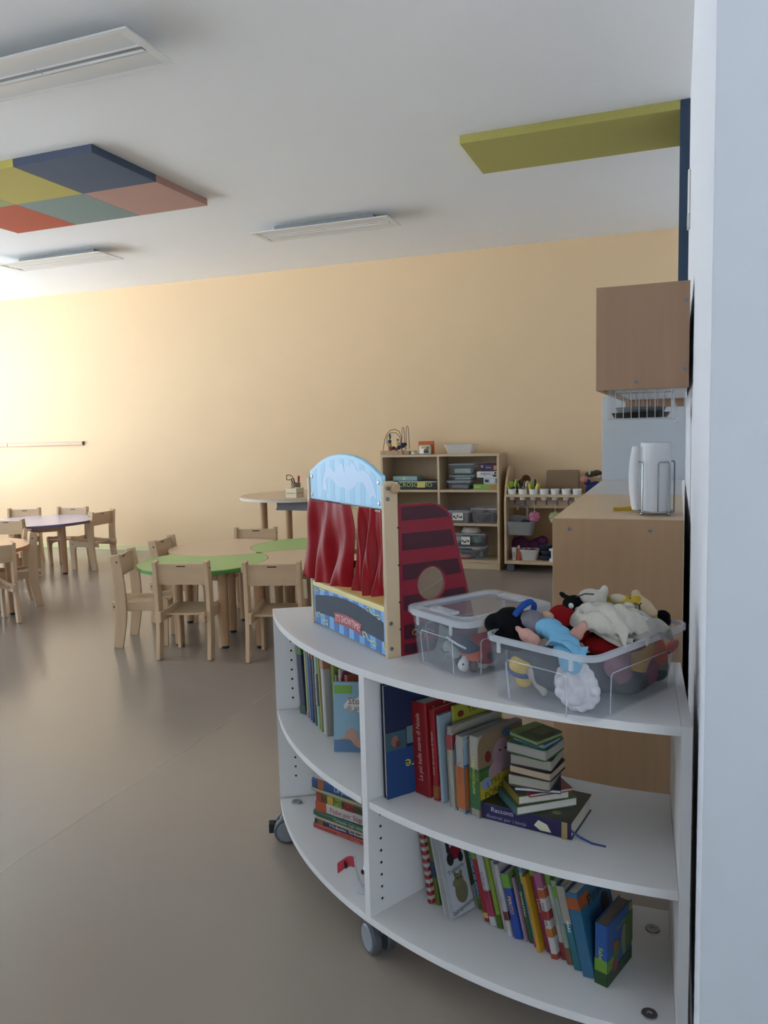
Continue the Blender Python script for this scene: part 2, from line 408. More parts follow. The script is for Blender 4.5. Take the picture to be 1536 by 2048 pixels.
# flower table: four leaves fitting in a pinwheel
FC, FD, FR, FA = Vector((-2.71, 4.70)), .43, .42, 62
leaf_cols = {0: ('98B86E', 'green leaf shaped nursery table at the far right of the flower group', '5E8F45'), 90: ('CDB193', 'pale wood leaf shaped nursery table at the back of the flower group', None),
             180: ('98B86E', 'green leaf shaped nursery table nearest the two turned chairs', '4F8A3E'), 270: ('CDB193', 'pale wood leaf shaped nursery table next to the white book shelf', None)}
for k in (0, 90, 180, 270):
    a = math.radians(FA+k); c = FC + FD*Vector((math.cos(a), math.sin(a)))
    # each leaf is bitten by the next leaf clockwise
    b = math.radians(FA+k-90); nb = FC + FD*Vector((math.cos(b), math.sin(b)))
    pts = []
    N = 72
    inside = lambda p: (p-nb).length < FR+.003
    ring = [c + FR*Vector((math.cos(2*PI*i/N), math.sin(2*PI*i/N))) for i in range(N)]
    flags = [inside(p) for p in ring]
    st = next(i for i in range(N) if flags[i-1] and not flags[i])
    outl = [ring[(st+i) % N] for i in range(N) if not flags[(st+i) % N]]
    A, B = outl[-1]-nb, outl[0]-nb
    a0 = math.atan2(A.y, A.x); a1 = math.atan2(B.y, B.x)
    while a1 > a0+PI: a1 -= 2*PI
    while a1 < a0-PI: a1 += 2*PI
    bite = [nb + (FR+.004)*Vector((math.cos(a0+(a1-a0)*i/22), math.sin(a0+(a1-a0)*i/22))) for i in range(1, 22)]
    poly = [(p.x-c.x, p.y-c.y) for p in outl + bite]
    hexc, lab, edge = leaf_cols[k]
    t = thing('leaf_table', lab, 'table', (c.x, c.y, 0), 0, 'leaf shaped tables of the flower group')
    top = M(hexc, .38, .05, 40, 0, 'x') if hexc != '98B86E' else M(hexc, .42, .02, 120)
    MB().prism(poly, TT-.004, TT, 'z').build('table_top', top, t)
    MB().prism(poly, TT-.026, TT-.0041, 'z').build('edge_band', M(edge, .4) if edge else M('B99B7A', .5, .08, 40, 0, 'x'), t)
    lp = [(.31*math.cos(a+math.radians(q)), .31*math.sin(a+math.radians(q))) for q in (-83, 0, 83)] + [(-.2*math.cos(a), -.2*math.sin(a))]
    if k == 180: lp[1] = (.22*math.cos(a+.2), .22*math.sin(a+.2))
    for q in lp: table_leg(t, q[0], q[1], TT)
    apron(t, lp + [lp[0]], TT)
def round_table(x, y, r, h, topm, edgem, lab, legs, leg_r=.031):
    t = thing('round_table', lab, 'table', (x, y, 0))
    MB().prism(arc(0, 0, r, 0, 360-5, 71), h-.004, h, 'z').build('table_top', topm, t)
    MB().prism(arc(0, 0, r, 0, 360-5, 71), h-.028, h-.0041, 'z').build('edge_band', edgem, t)
    for q in legs: table_leg(t, q[0], q[1], h, leg_r)
    apron(t, list(legs)+[legs[0]], h)
    return t
round_table(-6.08, 6.14, .56, TT, M('B9AEC6', .22, .02, 60), M('6B5C80', .4), 'round lilac topped nursery table near the bright end of the back wall', [(.39, -.10), (-.10, .39), (-.39, .10), (.10, -.39)])
round_table(-5.30, 4.38, .61, TT, M('D0A27C', .3, .02, 60), M('C9823F', .4), 'round orange edged nursery table cut off by the photo edge', [(.50, .14), (-.14, .46), (-.46, -.14), (.14, -.46)])
t = round_table(-3.35, 6.60, .55, .76, M('C9AE92', .35, .06, 40, 0, 'x'), M('D8CCBE', .5), 'tall round beech table standing near the middle of the back wall', [(-.27, -.20), (.30, -.18), (.28, .26), (-.26, .28)], .034)
for o in [c for c in t.children if c.name.startswith('apron')]: bpy.data.objects.remove(o)
MB().box(.0, .40, -.44, -.10, .665, .731, .003).box(-.005, .405, -.445, -.437, .655, .675).build('drawer_tray', M('6E6E70', .4, name='grey_metal_tray'), t)
# desk organiser with scissors
t = thing('desk_organiser', 'cream wooden desk organiser box on the tall round table', 'organiser', (-3.235, 6.30, .76), math.radians(-12))
mb = MB(); mb.box(-.06, .06, -.055, .055, 0, .006).box(-.06, .06, -.055, -.049, .006, .085).box(-.06, .06, .049, .055, .006, .085).box(-.06, -.054, -.049, .049, .006, .085).box(.054, .06, -.049, .049, .006, .085)
mb.build('box', M('DCCBAA', .5, .06, 30, 0, 'x'), t)
for k in range(6): MB().prism([(-.045+k*.017, .035), (-.038+k*.017, .035), (-.04+k*.017, .043+.006*(k % 2)), (-.045+k*.017, .043)], -.0562, -.0551, 'y').build('cut_out', black, t)
for k in range(5): MB().prism([(-.04+k*.018, .035), (-.033+k*.018, .035), (-.036+k*.018, .045+.006*(k % 2))], .0601, .0612, 'x').build('cut_out', black, t)
t = thing('pencil_holder', 'small grey brown pencil holder behind the desk organiser box', 'holder', (-3.275, 6.40, .76))
MB().lathe([(.038, 0), (.045, .125), (.041, .125), (.035, .006), (0, .006)], 20).build('cup', M('8B7864', .6, .1, 30), t, True)
t = thing('scissors', 'black handled scissors standing in the pencil holder', 'scissors', (-3.285, 6.395, .768))
MB().tube([(.01, 0, .0), (-.02, 0, .13)], .004).tube([(.0, 0, .0), (-.0, 0, .13)], .004).build('blade', steel, t)
loop = [(-.055+.03*math.cos(q)*(1+.25*math.cos(3*q)), 0, .165+.028*math.sin(q)*(1+.2*math.cos(2*q))) for q in [2*PI*i/20 for i in range(20)]]
MB().tube(loop, .0035, 6, True).tube([(-.03, 0, .145), (-.005, 0, .09)], .006).tube([(-.01, .0, .16), (.01, 0, .09)], .006).build('handle', black, t)
t = thing('paint_tool', 'red handled tool standing in the pencil holder', 'tool', (-3.262, 6.41, .768))
MB().tube([(0, 0, 0), (.012, 0, .12)], .003).build('shaft', M('3A3A3E', .4), t)
MB().tube([(.012, 0, .12), (.013, 0, .13), (.016, 0, .175), (.016, 0, .18)], [.006, .01, .01, .005], 10).build('handle', M('B01322', .35), t)

# ------------------------------------------------------------------ storage cabinet on the back wall
CX0, CX1, CY0, CY1, CZ = -2.725, -1.545, 7.16, 7.485, 1.10
t = thing('storage_cabinet', 'maple open storage cabinet of two columns against the cream wall', 'cabinet', (CX0, CY0, 0))
CW, CD = CX1-CX0, CY1-CY0
MB().box(0, CW, 0, CD, CZ-.022, CZ, .001, 1).build('top_board', maple_x, t)
for x in (0, CW-.022): MB().box(x, x+.022, .0, CD, 0, CZ-.0221, .001, 1).build('side_board', maple, t)
MB().box(.578, .600, .002, CD-.012, .066, CZ-.0221, .001, 1).build('divider', maple, t)
MB().box(.0222, CW-.0222, CD-.011, CD-.002, .066, CZ-.0222).build('back_board', M('B39B7C', .6, .06, 30, 0, True, name='maple_back'), t)
for z in (.066, .415, .737):
    for a, b in ((.0221, .5779), (.6001, CW-.0221)): MB().box(a, b, .004, CD-.0121, z, z+.022, .001, 1).build('shelf_board', maple_x, t)
MB().box(.0221, CW-.0221, .012, .03, 0, .0659, .001, 1).build('plinth', maple_x, t)
def storage_box(name, label, loc, sx, sy, h, rotz=0, lid=False, group=None, wall=.003, rim=.008, taper=.88, cat='box', rad=.03, handle=True, rimmat=None, wallmat=None):
    """tapered clear plastic box: walls, floor, rolled rim, handle panels, optional lid"""
    t = thing(name, label, cat, loc, rotz, group)
    def rr(ax, ay, r, z, n=5):
        P = []
        for cx, cy, a in ((ax-r, ay-r, 0), (-ax+r, ay-r, 90), (-ax+r, -ay+r, 180), (ax-r, -ay+r, 270)):
            P += [(x, y, z) for x, y in arc(cx, cy, r, a, a+90, n)]
        return P
    ax, ay = sx/2-rim*.6, sy/2-rim*.6
    bx, by = ax*taper, ay*(1-(1-taper)*sx/sy)
    lv = [rr(bx-wall, by-wall, rad*.8, wall), rr(ax-wall, ay-wall, rad, h-.002), rr(ax, ay, rad, h-.002), rr(bx, by, rad*.8, 0)]
    mb = MB(); V = [[mb.bm.verts.new(p) for p in ring] for ring in lv]; n = len(V[0])
    mb.bm.faces.new(V[0]); mb.bm.faces.new(V[3][::-1])
    for A, B in zip(V, V[1:]):
        for i in range(n): mb.bm.faces.new((A[i], A[(i+1) % n], B[(i+1) % n], B[i]))
    bmesh.ops.recalc_face_normals(mb.bm, faces=mb.bm.faces)
    mb.build('tub', wallmat or clear_box, t, True)
    # rim
    o_, i_ = rr(sx/2, sy/2, rad+rim*.5, 0), rr(ax-wall, ay-wall, rad, 0)
    mb = MB(); lv = []
    for P, z in ((i_, h-.008), (o_, h-.012), (o_, h-.001), (rr(sx/2-.003, sy/2-.003, rad+rim*.4, 0), h), (i_, h)):
        lv.append([mb.bm.verts.new((p[0], p[1], z)) for p in P])
    for A, B in zip(lv, lv[1:]+lv[:1]):
        for i in range(n): mb.bm.faces.new((A[i], A[(i+1) % n], B[(i+1) % n], B[i]))
    bmesh.ops.recalc_face_normals(mb.bm, faces=mb.bm.faces)
    mb.build('rim', rimmat or clear_rim, t, True)
    if handle:
        for s in (-1, 1):
            for hw, along in ((sx*.27, 'x'), (sy*.30, 'y')):
                mb = MB(); T = lambda a, z: (a, s*((by + (ay-by)*z/h)+.001), z) if along == 'x' else (s*((bx + (ax-bx)*z/h)+.001), a, z)
                mb.tube([T(-hw*.95, .006), T(-hw, h*.62), T(-hw+.006, h*.66), T(hw-.006, h*.66), T(hw, h*.62), T(hw*.95, .006)], .0014, 6)
                mb.build('handle_panel', clear_rim, t, True)
        for sx_ in (-1, 1):
            for sy_ in (-1, 1):
                MB().box(sx_*(ax-.045)-.004, sx_*(ax-.045)+.004, min(sy_*ay, sy_*(ay+.004)), max(sy_*ay, sy_*(ay+.004)), h-.034, h-.0125).build('clip', clear_rim, t)
    if lid:
        mb = MB(); lv = []
        for k, (P, z) in enumerate(((rr(sx/2+.004, sy/2+.004, rad+rim*.5, 0), h-.006), (rr(sx/2+.004, sy/2+.004, rad+rim*.5, 0), h+.006), (rr(sx/2-.002, sy/2-.002, rad+rim*.4, 0), h+.010), (rr(sx/2-.018, sy/2-.018, rad, 0), h+.010), (rr(sx/2-.024, sy/2-.024, rad*.8, 0), h+.003))):
            lv.append([mb.bm.verts.new((p[0], p[1], z)) for p in P])
        for A, B in zip(lv, lv[1:]):
            for i in range(n): mb.bm.faces.new((A[i], A[(i+1) % n], B[(i+1) % n], B[i]))
        bmesh.ops.recalc_face_normals(mb.bm, faces=mb.bm.faces)
        l = mb.build('lid_rim', clear_rim, t, True)
        mb = MB(); mb.prism([(p[0], p[1]) for p in rr(sx/2-.024, sy/2-.024, rad*.8, 0)], h+.001, h+.003); mb.build('lid_panel', clear_box, t)
        for s in (-1, 1): MB().box(-sx*.18, sx*.18, min(s*(sy/2-.05), s*(sy/2-.02)), max(s*(sy/2-.05), s*(sy/2-.02)), h+.0031, h+.012, .003).build('lid_step', clear_rim, t)
    return t
cab = lambda x, y, z: (x, y, z)
def game_box(label, x0, x1, z0, z1, hexc, title=None, tcol='FFFFFF', tsize=.03, y0=7.2, d=.2, lidhex=None, extra=None, rot=0):
    t = thing('game_box', label, 'board game', ((x0+x1)/2, y0+d/2, z0), rot, 'boxed games in the storage cabinet')
    w_, h = x1-x0, z1-z0
    MB().box(-w_/2+.002, w_/2-.002, -d/2+.002, d/2-.002, 0, h*.5, .001, 1).build('base', M(hexc, .45, .05, 20), t)
    MB().box(-w_/2, w_/2, -d/2, d/2, h*.12, h-.0001, .0015, 1).build('lid', M(lidhex or hexc, .4, .05, 20), t)
    if title: text(title, tsize, M(tcol, .5), t, frame((0, -d/2-.0008, h*.55), (1, 0, 0), (0, 0, 1)), fit=w_*.8)
    if extra:
        for (a, b, c, e, col) in extra: MB().box(a*w_, b*w_, -d/2-.0007, -d/2+.0001, c*h, e*h).build('printed_panel', M(col, .5), t)
    return t
game_box('black boxed microscope game with green title on the cabinet shelf', -2.66, -2.16, .7592, .842, '26262A', 'MICROSCOPIO', 'A9C46A', .062, 7.19, .25, extra=[(.10, .26, .25, .85, 'D8C468'), (-.47, -.30, .2, .9, 'DADAD2'), (-.28, .49, .88, .97, 'D9D6CE')])
game_box('pale blue green game box lying on top of the black microscope game', -2.62, -2.37, .8422, .889, '8FB0AC', None, y0=7.22, d=.17, extra=[(-.1, .02, .2, .8, 'C2C894')])
game_box('lime green game box at the bottom of the right hand stack of games', -1.80, -1.572, .7592, .812, '86A94A', None, y0=7.19, d=.2, extra=[(.2, .48, .1, .9, 'B5814D'), (-.45, -.2, .3, .7, 'A9C574')])
game_box('pale grey game box below the white MEMO box', -1.70, -1.572, .8122, .874, 'B9BCC6', None, y0=7.19, d=.19, extra=[(-.42, -.12, .3, .7, '3A3A46'), (.0, .3, .2, .8, 'D2D4DA'), (.4, .47, .1, .9, '2E2E36')])
game_box('white game box printed MEMO in the stack of games', -1.765, -1.572, .8742, .932, 'DDDDE0', 'MEMO', '1B1B22', .042, 7.19, .19, extra=[(.3, .48, .15, .5, '2A2A30'), (.36, .48, .6, .9, '2A2A30')])
game_box('dark purple game box on top of the white MEMO box', -1.73, -1.572, .9322, 1.0, '3F3150', 'Bella', 'B9A7CC', .026, 7.19, .19, extra=[(.3, .47, .2, .8, 'C98B4A'), (-.46, -.34, .55, .85, 'B79AC0')])
for k, (x0, x1, y, z, h, lab) in enumerate([(-2.07, -1.83, 7.31, .7592, .078, 'lowest grey lidded tub in the stack of three tubs'), (-2.055, -1.80, 7.33, .845, .05, 'middle flat tub in the stack of three tubs'), (-2.065, -1.79, 7.33, .905, .10, 'top clear tub in the stack of three tubs')]):
    t = storage_box('lidded_tub', lab, ((x0+x1)/2, y, z), x1-x0, .2, h, 0, k == 0, 'tubs stacked in the storage cabinet', rad=.02, handle=False, cat='tub')
    MB().box(-.085, .085, -.06, .06, .004, h*.55, .012).build('contents', M(['70777A', '9DB8AE', 'A9C0B4'][k], .7, .3, 25, .3), t)
def card(t, y, x, z, w_, h):
    c = MB().box(x-w_/2, x+w_/2, y-.0022, y-.001, z, z+h).build('picture_card', M('E4E2DE', .6), t)
    rnd = random.Random(int(w_*1e5))
    for k in range(5):
        a, b = x-w_*.36+k*w_*.17, z+h*(.3+.3*rnd.random())
        MB().prism([(a-w_*.08, b-h*.14), (a+w_*.1, b-h*.1), (a+w_*.07, b+h*.16), (a-w_*.05, b+h*.1)], y-.0032, y-.0023, 'y').build('printed_shape', M(['2B2520', '8A5A34', '45474C', 'B3763E', '2B2520'][k], .6), c)
t = storage_box('lidded_box', 'grey lidded box with a white picture card on the middle shelf', (-1.955, 7.30, .4372), .24, .24, .115, 0, True, rad=.02, handle=False, wallmat=clear('smoky_plastic', '8E8C90', .8, .3), rimmat=M('A3A3A6', .4))
card(t, -.118, .0, .03, .105, .07)
t = storage_box('clear_box', 'clear box holding dark odds and ends beside the grey lidded box', (-1.70, 7.30, .4372), .27, .22, .145, 0, False, rad=.02)
blob('contents', M('3E3B44', .7, .3, 30), t, [((-.05, 0, .04), (.06, .07, .035)), ((.05, .01, .05), (.06, .07, .045)), ((.0, -.02, .08), (.05, .05, .03))], .006)
blob('contents', M('8E2B3C', .7), t, [((-.01, 0, .118), (.03, .03, .022))], .006)
t = storage_box('clear_box', 'clear box of mixed toys on the cabinet bottom, under the carded box', (-1.86, 7.30, .0882), .34, .25, .125, 0, False, rad=.02, group='clear boxes on the cabinet bottom')
for p, r_, c in [((-.10, -.05, .03), (.04, .04, .025), 'B9C04E'), ((-.03, -.07, .025), (.06, .03, .02), 'C06A48'), ((.0, 0, .06), (.1, .06, .03), '39485A'), ((.05, -.085, .055), (.035, .012, .035), '2E3440'), ((.12, -.075, .05), (.022, .012, .035), '3F6B58'), ((.06, -.04, .095), (.05, .02, .018), 'C9B878'), ((-.09, .02, .08), (.06, .05, .02), '56636B')]:
    blob('toy', M(c, .6), t, [(p, r_)], .006)
t = storage_box('clear_box', 'clear box with a white picture card, stacked on the lower toy box', (-1.865, 7.30, .2152), .35, .25, .125, 0, False, rad=.02, group='clear boxes on the cabinet bottom')
card(t, -.125, -.015, .02, .085, .075)
for p, r_, c in [((-.11, -.03, .06), (.05, .06, .045), 'BDC3C4'), ((.08, -.03, .06), (.06, .06, .045), '5E8A78'), ((0, .02, .05), (.06, .06, .035), '8B8478'), ((.12, .03, .08), (.03, .05, .03), 'A9838A')]:
    blob('toy', M(c, .6), t, [(p, r_)], .007)
t = thing('stacked_bowl', 'upturned pale bowl on top of the carded clear box', 'bowl', (-1.85, 7.29, .3405))
MB().lathe([(.095, .001), (.098, .006), (.092, .02), (.075, .048), (.068, .052), (0, .053)], 28).build('bowl', M('C9C1B6', .4), t, True)
t = thing('toy_car', 'small dark toy on the left middle shelf behind the red wing', 'toy', (-2.18, 7.24, .4372))
MB().box(-.04, .04, -.02, .02, .012, .04, .008).box(-.02, .025, -.018, .018, .04, .06, .006).build('body', black, t)
for x in (-.025, .025):
    for s in (-1, 1): MB().lathe([(.012, -.004), (.012, .004)], 12, Matrix.Translation((x, s*.02, .012)) @ Matrix.Rotation(PI/2, 4, 'X')).build('wheel', M('2A2A2C', .7), t)
# on top of the cabinet
t = thing('bead_maze', 'wooden bead maze toy with looping wires on the cabinet top', 'toy', (-2.61, 7.25, CZ))
MB().box(-.13, .10, -.05, .05, 0, .04, .004).build('base', M('B59A76', .5, .1, 30, 0, 'x'), t)
for x in (-.09, .06): MB().lathe([(.006, 0), (.005, .002)], 10, Matrix.Translation((x, -.05, .02)) @ Matrix.Rotation(PI/2, 4, 'X')).build('peg', M('6B543A', .6), t)
w1 = [(-.11, -.02, .04), (-.09, -.02, .15), (-.07, -.02, .20), (-.03, -.02, .24), (.02, -.02, .25), (.06, -.02, .23), (.085, -.02, .17), (.08, -.02, .10), (.05, -.02, .06), (-.0, -.02, .05), (-.045, -.02, .07), (-.07, -.02, .12), (-.065, -.02, .18), (-.03, -.02, .215), (.03, -.02, .215), (.07, -.02, .17), (.085, -.02, .04)]
MB().tube(w1, .0035, 6).build('wire', M('6A3A30', .4), t, True)
for x0 in (.09, .135):
    w2 = [(x0-.012, .01, .035), (x0-.01, .01, .2), (x0-.006, .01, .255), (x0+.002, .01, .27), (x0+.012, .01, .255), (x0+.016, .01, .2), (x0+.02, .01, .045)]
    if x0 > .1: w2 = [(a, b, c+.01) for a, b, c in w2]
    MB().tube(w2, .003, 6).build('wire', M('4A342C', .4), t, True)
MB().box(.101, .165, -.03, .05, 0, .035, .004).build('base', M('B59A76', .5, .1, 30, 0, 'x'), t)
for p, r_, c in [((-.035, -.02, .18), (.012, .012, .03), '2F6A4A'), ((-.04, -.02, .13), (.02, .02, .022), '2E5A78'), ((-.035, -.02, .095), .019, 'C9A83A'), ((-.03, -.02, .06), (.024, .024, .02), 'A33228'), ((.0, -.02, .065), .02, '262838'), ((.05, -.02, .11), .019, 'C9A83A'), ((.055, -.02, .07), .022, '26305A'), ((.045, -.02, .145), .012, '3E6E80'), ((.085, .01, .09), .027, '20264A'), ((.11, .01, .1), .02, '1E2440'), ((.03, -.02, .055), .018, '8E2A24')]:
    MB().ball(p, r_, 2).build('bead', M(c, .3), t, True)
t = thing('orange_box', 'orange cardboard box standing on the cabinet behind the small tub', 'box', (-2.295, 7.31, CZ))
MB().box(-.075, .075, -.02, .02, 0, .125, .002).build('carton', M('C4622E', .55, .05, 20), t)
t = thing('crayon_tub', 'white printed crayon tub before the orange box', 'tub', (-2.29, 7.25, CZ))
MB().box(-.056, .056, -.03, .03, 0, .082, .012, 3).build('tub', M('E6E6E2', .4), t, True)
MB().box(-.054, .054, -.028, .028, .082, .09, .004).build('lid', M('D8D9D4', .4), t)
for a, b, c, e, col in [(-.03, .02, .058, .078, 'C9A63A'), (-.005, .045, .01, .04, '3E4A3A'), (.0, .04, .04, .055, 'B5452E'), (-.045, -.01, .01, .05, 'F4F4F0'), (.022, .05, .05, .075, '5E7A48')]:
    MB().box(a, b, -.0312, -.0301, c, e).build('printed_panel', M(col, .5), t)
t = thing('small_jar', 'small white jar with a green lid on the cabinet top', 'jar', (-2.40, 7.24, CZ))
MB().lathe([(.026, 0), (.03, .006), (.03, .027), (.026, .028)], 20).build('jar', M('D6D7CC', .4), t, True)
MB().lathe([(.032, .0281), (.032, .036), (.0, .036)], 20).build('lid', M('A4B94E', .4), t, True)
t = storage_box('clear_tray', 'shallow translucent box standing alone on the cabinet top', (-1.94, 7.29, CZ), .30, .2, .09, 0, False, rad=.02, handle=False, wallmat=clear('frosted_plastic', 'E8E4DC', .55, .35), taper=.8)

# ------------------------------------------------------------------ play kitchen cart
t = thing('play_cart', 'beech play trolley on castors with a rack of white cups', 'cart', (-1.49, 7.10, 0))
CL = 1.05
prof = [(0, .075), (.37, .075), (.37, .93)] + [(.37-.11+.11*math.cos(q), .93+.05*math.sin(q)) for q in [PI*i/16 for i in range(1, 9)]] + [(.2, .965), (.12, .90), (.05, .80), (0, .66)]
MB().prism(prof, 0, .02, 'x', .001).build('side_board', beech, t)
MB().prism(prof, CL, CL+.02, 'x', .001).build('side_board', beech, t)
MB().box(.0201, CL-.0001, .0, .369, .075, .104, .001, 1).build('base_board', beech_x, t)
MB().box(.0201, CL-.0001, .355, .369, .1041, .69).build('back_board', M('A8875F', .55, .08, 30, 0, 'x'), t)
rk = MB(); cups = [.065+.0985*i for i in range(7)]
xs = [.0201]+[v for c in cups for v in (c-.031, c+.031)]+[CL-.0001]
for a, b in zip(xs[::2], xs[1::2]): rk.box(a, b, .03, .09, .70, .722)
rk.box(.0201, CL-.0001, .0, .0299, .70, .722).box(.0201, CL-.0001, .0901, .15, .70, .722)
rk.build('cup_rack', beech_x, t)
MB().box(.0201, CL-.0001, .151, .167, .585, .722, .001, 1).build('rail_board', beech_x, t)
hooks = [c+.012 for c in cups]
for x in hooks:
    MB().tube([(x, .150, .69), (x, .128, .682), (x, .12, .655), (x, .118, .635), (x+.004, .105, .622), (x+.006, .09, .632)], .006, 8).build('hook', M('55585E', .4), t, True)
for x, y in ((.05, .04), (.05, .33), (CL-.04, .04), (CL-.04, .33)):
    c = MB().lathe([(.034, -.011), (.036, -.008), (.036, .008), (.034, .011)], 24, Matrix.Translation((x, y, .036)) @ Matrix.Rotation(PI/2, 4, 'X')).build('castor_wheel', M('5C6066', .5), t, True)
    MB().box(x-.006, x+.006, y-.004, y+.02, .06, .0749).build('castor_fork', grey_plastic, c)
O = Vector((-1.49, 7.10, 0))
C_ = None
for i, c in enumerate(cups):
    lab = ['white cup in the rack holding lime green cutlery', 'white cup in the rack holding brown wooden spoons', 'white cup in the rack holding bright yellow brushes', 'empty white cup in the rack, fourth from the maple cabinet', 'empty white cup in the rack, third from the counter edge', 'empty white cup in the rack, second from the counter edge', 'white cup in the rack cut off by the counter edge'][i]
    if C_ is None:
        C_ = thing('rack_cup', lab, 'cup')
        MB().lathe([(.0, 0), (.026, 0), (.0305, .05), (.036, .052), (.040, .095), (.0425, .097), (.0425, .1), (.0385, .1), (.035, .055), (.024, .004), (0, .004)], 28).build('cup', white_plastic, C_, True)
        o = C_
    else: o = dup(C_, (0, 0, 0), 0, lab)
    o.location = O+Vector((c, .06, .671)); tag(o, lab, 'cup', 'white cups in the trolley rack')
def stick(name, label, cat, base, top, col, kind, group):
    t = thing(name, label, cat, base, 0, group); d = Vector(top)-Vector(base)
    MB().tube([(0, 0, 0), d*.75], .004, 6).build('handle', M(col, .4), t)
    R = frame(d*.75, d.orthogonal(), d.cross(d.orthogonal())); R = d.to_track_quat('Z', 'Y').to_matrix().to_4x4(); R.translation = d*.75
    if kind == 'paddle': MB().box(-.021, .021, -.010, .010, -.010, d.length*.32, .006, 2, R).build('head', M(col, .4), t)
    else: MB().ball((0, 0, 0), (.026, .012, .034), 2, None).build('head', M(col, .4), t, True).matrix_local = R @ Matrix.Translation((0, 0, .025))
    return t
random.seed(3)
bl = [('9DB23C', 0, 0, 'lime green toy spatula at the left of the first rack cup'), ('A9BE48', 0, 1, 'pale lime toy spatula standing between the other two green ones'), ('8FAE3A', 0, 3, 'darker lime green toy spatula nearest the cup of brown spoons'),
      ('7E5A36', 1, 0, 'dark brown toy spoon leaning left in the second rack cup'), ('8A633A', 1, 2, 'lighter brown toy spoon leaning right in the second rack cup'), ('3F4A34', 1, 1, 'dark olive toy spoon between the two brown spoons'),
      ('D9CF4E', 2, 0, 'yellow toy brush leaning left in the third rack cup'), ('D4CB46', 2, 1, 'yellow toy brush standing upright in the third rack cup'), ('2C2C2C', 2, 2, 'black toy utensil among the yellow brushes'), ('DCD452', 2, 3, 'yellow toy brush leaning right, towards the empty cups'), ('C9C6B8', 1, 3, 'pale toy utensil beside the brown spoons')]
for k, (c, ci, q, lab) in enumerate(bl):
    b = O+Vector((cups[ci], .06, .678))
    top = b+Vector(((q-1.5)*.028+.004, (-.01, .015, .0, -.015)[q], .135+.018*((k*7) % 3)))
    b2 = b+Vector(((q-1.5)*.007, 0, 0))
    stick('toy_utensil', lab, 'utensil', b2, top, c, 'paddle' if ci != 1 else 'spoon', 'utensils in the trolley cups')
# copper lidded pan and pot standing behind
t = thing('toy_pan', 'toy frying pan with a copper brown face standing behind the cups', 'pan', O+Vector((.17, .215, .7225)))
MB().lathe([(.0, 0), (.045, 0), (.052, .012), (.055, .012), (.047, -.004), (0, -.004)], 28, Matrix.Translation((.0, 0, .13)) @ Matrix.Rotation(math.radians(100), 4, 'X')).build('bowl', M('C8C2B8', .3), t, True)
MB().lathe([(.0, .001), (.040, .001)], 24, Matrix.Translation((.0, -.0, .13)) @ Matrix.Rotation(math.radians(100), 4, 'X')).build('face', M('8A4C22', .4), t)
MB().tube([(0, .0, .08), (0, .0, .0)], .007).build('handle', M('4A4540', .5), t)
t = thing('toy_pot', 'dark grey toy pot standing at the trolley end behind the cups', 'pot', O+Vector((.075, .24, .7225)))
MB().lathe([(.0, 0), (.045, .0), (.05, .05), (.053, .06), (.047, .06), (.043, .006), (0, .006)], 24, Matrix.Translation((0, 0, .05)) @ Matrix.Rotation(math.radians(60), 4, 'X')).build('bowl', M('4E5254', .35), t, True)
MB().box(-.012, .012, -.02, .02, 0, .05).build('stand', M('4E5254', .35), t)
t = thing('cardboard_box', 'brown cardboard box standing behind the white cups', 'box', O+Vector((.50, .25, .69)))
MB().prism([(-.155, 0), (.15, 0), (.145, .24), (-.14, .24)], -.03, .06, 'y', .002).build('carton', M('8C7458', .75, .06, 15, 0, 'x'), t)
t = thing('rag_doll', 'small rag doll in blue and pink at the counter edge behind the cups', 'doll', O+Vector((.75, .27, .6905)), .3)
blob('body', M('2B3270', .8), t, [((0, 0, .06), (.045, .035, .06)), ((-.03, 0, .13), (.035, .03, .03)), ((.05, 0, .11), (.05, .025, .025))], .006)
blob('head', M('C98A7E', .7), t, [((-.06, -.01, .155), (.036, .034, .036))], .006)
blob('hair', M('4A4230', .9), t, [((.0, .01, .2), (.05, .03, .03)), ((.06, .01, .21), (.05, .03, .03))], .006)
blob('bow', M('C9C4BC', .7), t, [((-.01, -.01, .215), (.012, .012, .028)), ((.075, -.02, .175), (.02, .014, .018))], .005)
# hanging basket, scrubbers, things on the base
t = thing('hanging_basket', 'grey plastic sink basket with a swan neck tap hung on the trolley', 'basket', O+Vector((.135, .075, .345)))
def bowl_rr(mb, sx, sy, tx, ty, h, wall=.004, r=.03, n=5):
    def rr(ax, ay, z): 
        P = []
        for cx, cy, a in ((ax-r, ay-r, 0), (-ax+r, ay-r, 90), (-ax+r, -ay+r, 180), (ax-r, -ay+r, 270)): P += [(x, y, z) for x, y in arc(cx, cy, r, a, a+90, n)]
        return P
    lv = [rr(sx-wall, sy-wall, wall), rr(tx-wall, ty-wall, h), rr(tx+.003, ty+.003, h), rr(tx+.003, ty+.003, h-.012), rr(tx, ty, h-.012), rr(sx, sy, 0)]
    V = [[mb.bm.verts.new(p) for p in q] for q in lv]; m = len(V[0])
    mb.bm.faces.new(V[0]); mb.bm.faces.new(V[-1][::-1])
    for A, B in zip(V, V[1:]):
        for i in range(m): mb.bm.faces.new((A[i], A[(i+1) % m], B[(i+1) % m], B[i]))
    bmesh.ops.recalc_face_normals(mb.bm, faces=mb.bm.faces)
    return mb
gp = M('8C8B89', .4, name='grey_basket_plastic')
bowl_rr(MB(), .115, .055, .135, .068, .125).build('basin', gp, t, True)
MB().prism([(-.125, .124), (.125, .124), (.125, .128), (.02, .17), (-.06, .178), (-.11, .16)], .060, .067, 'y').build('splash_panel', gp, t, True)
tp = [(.055, .062, .15), (.06, .062, .23), (.05, .06, .262), (.02, .055, .277), (-.015, .05, .27), (-.03, .045, .25), (-.032, .04, .225)]
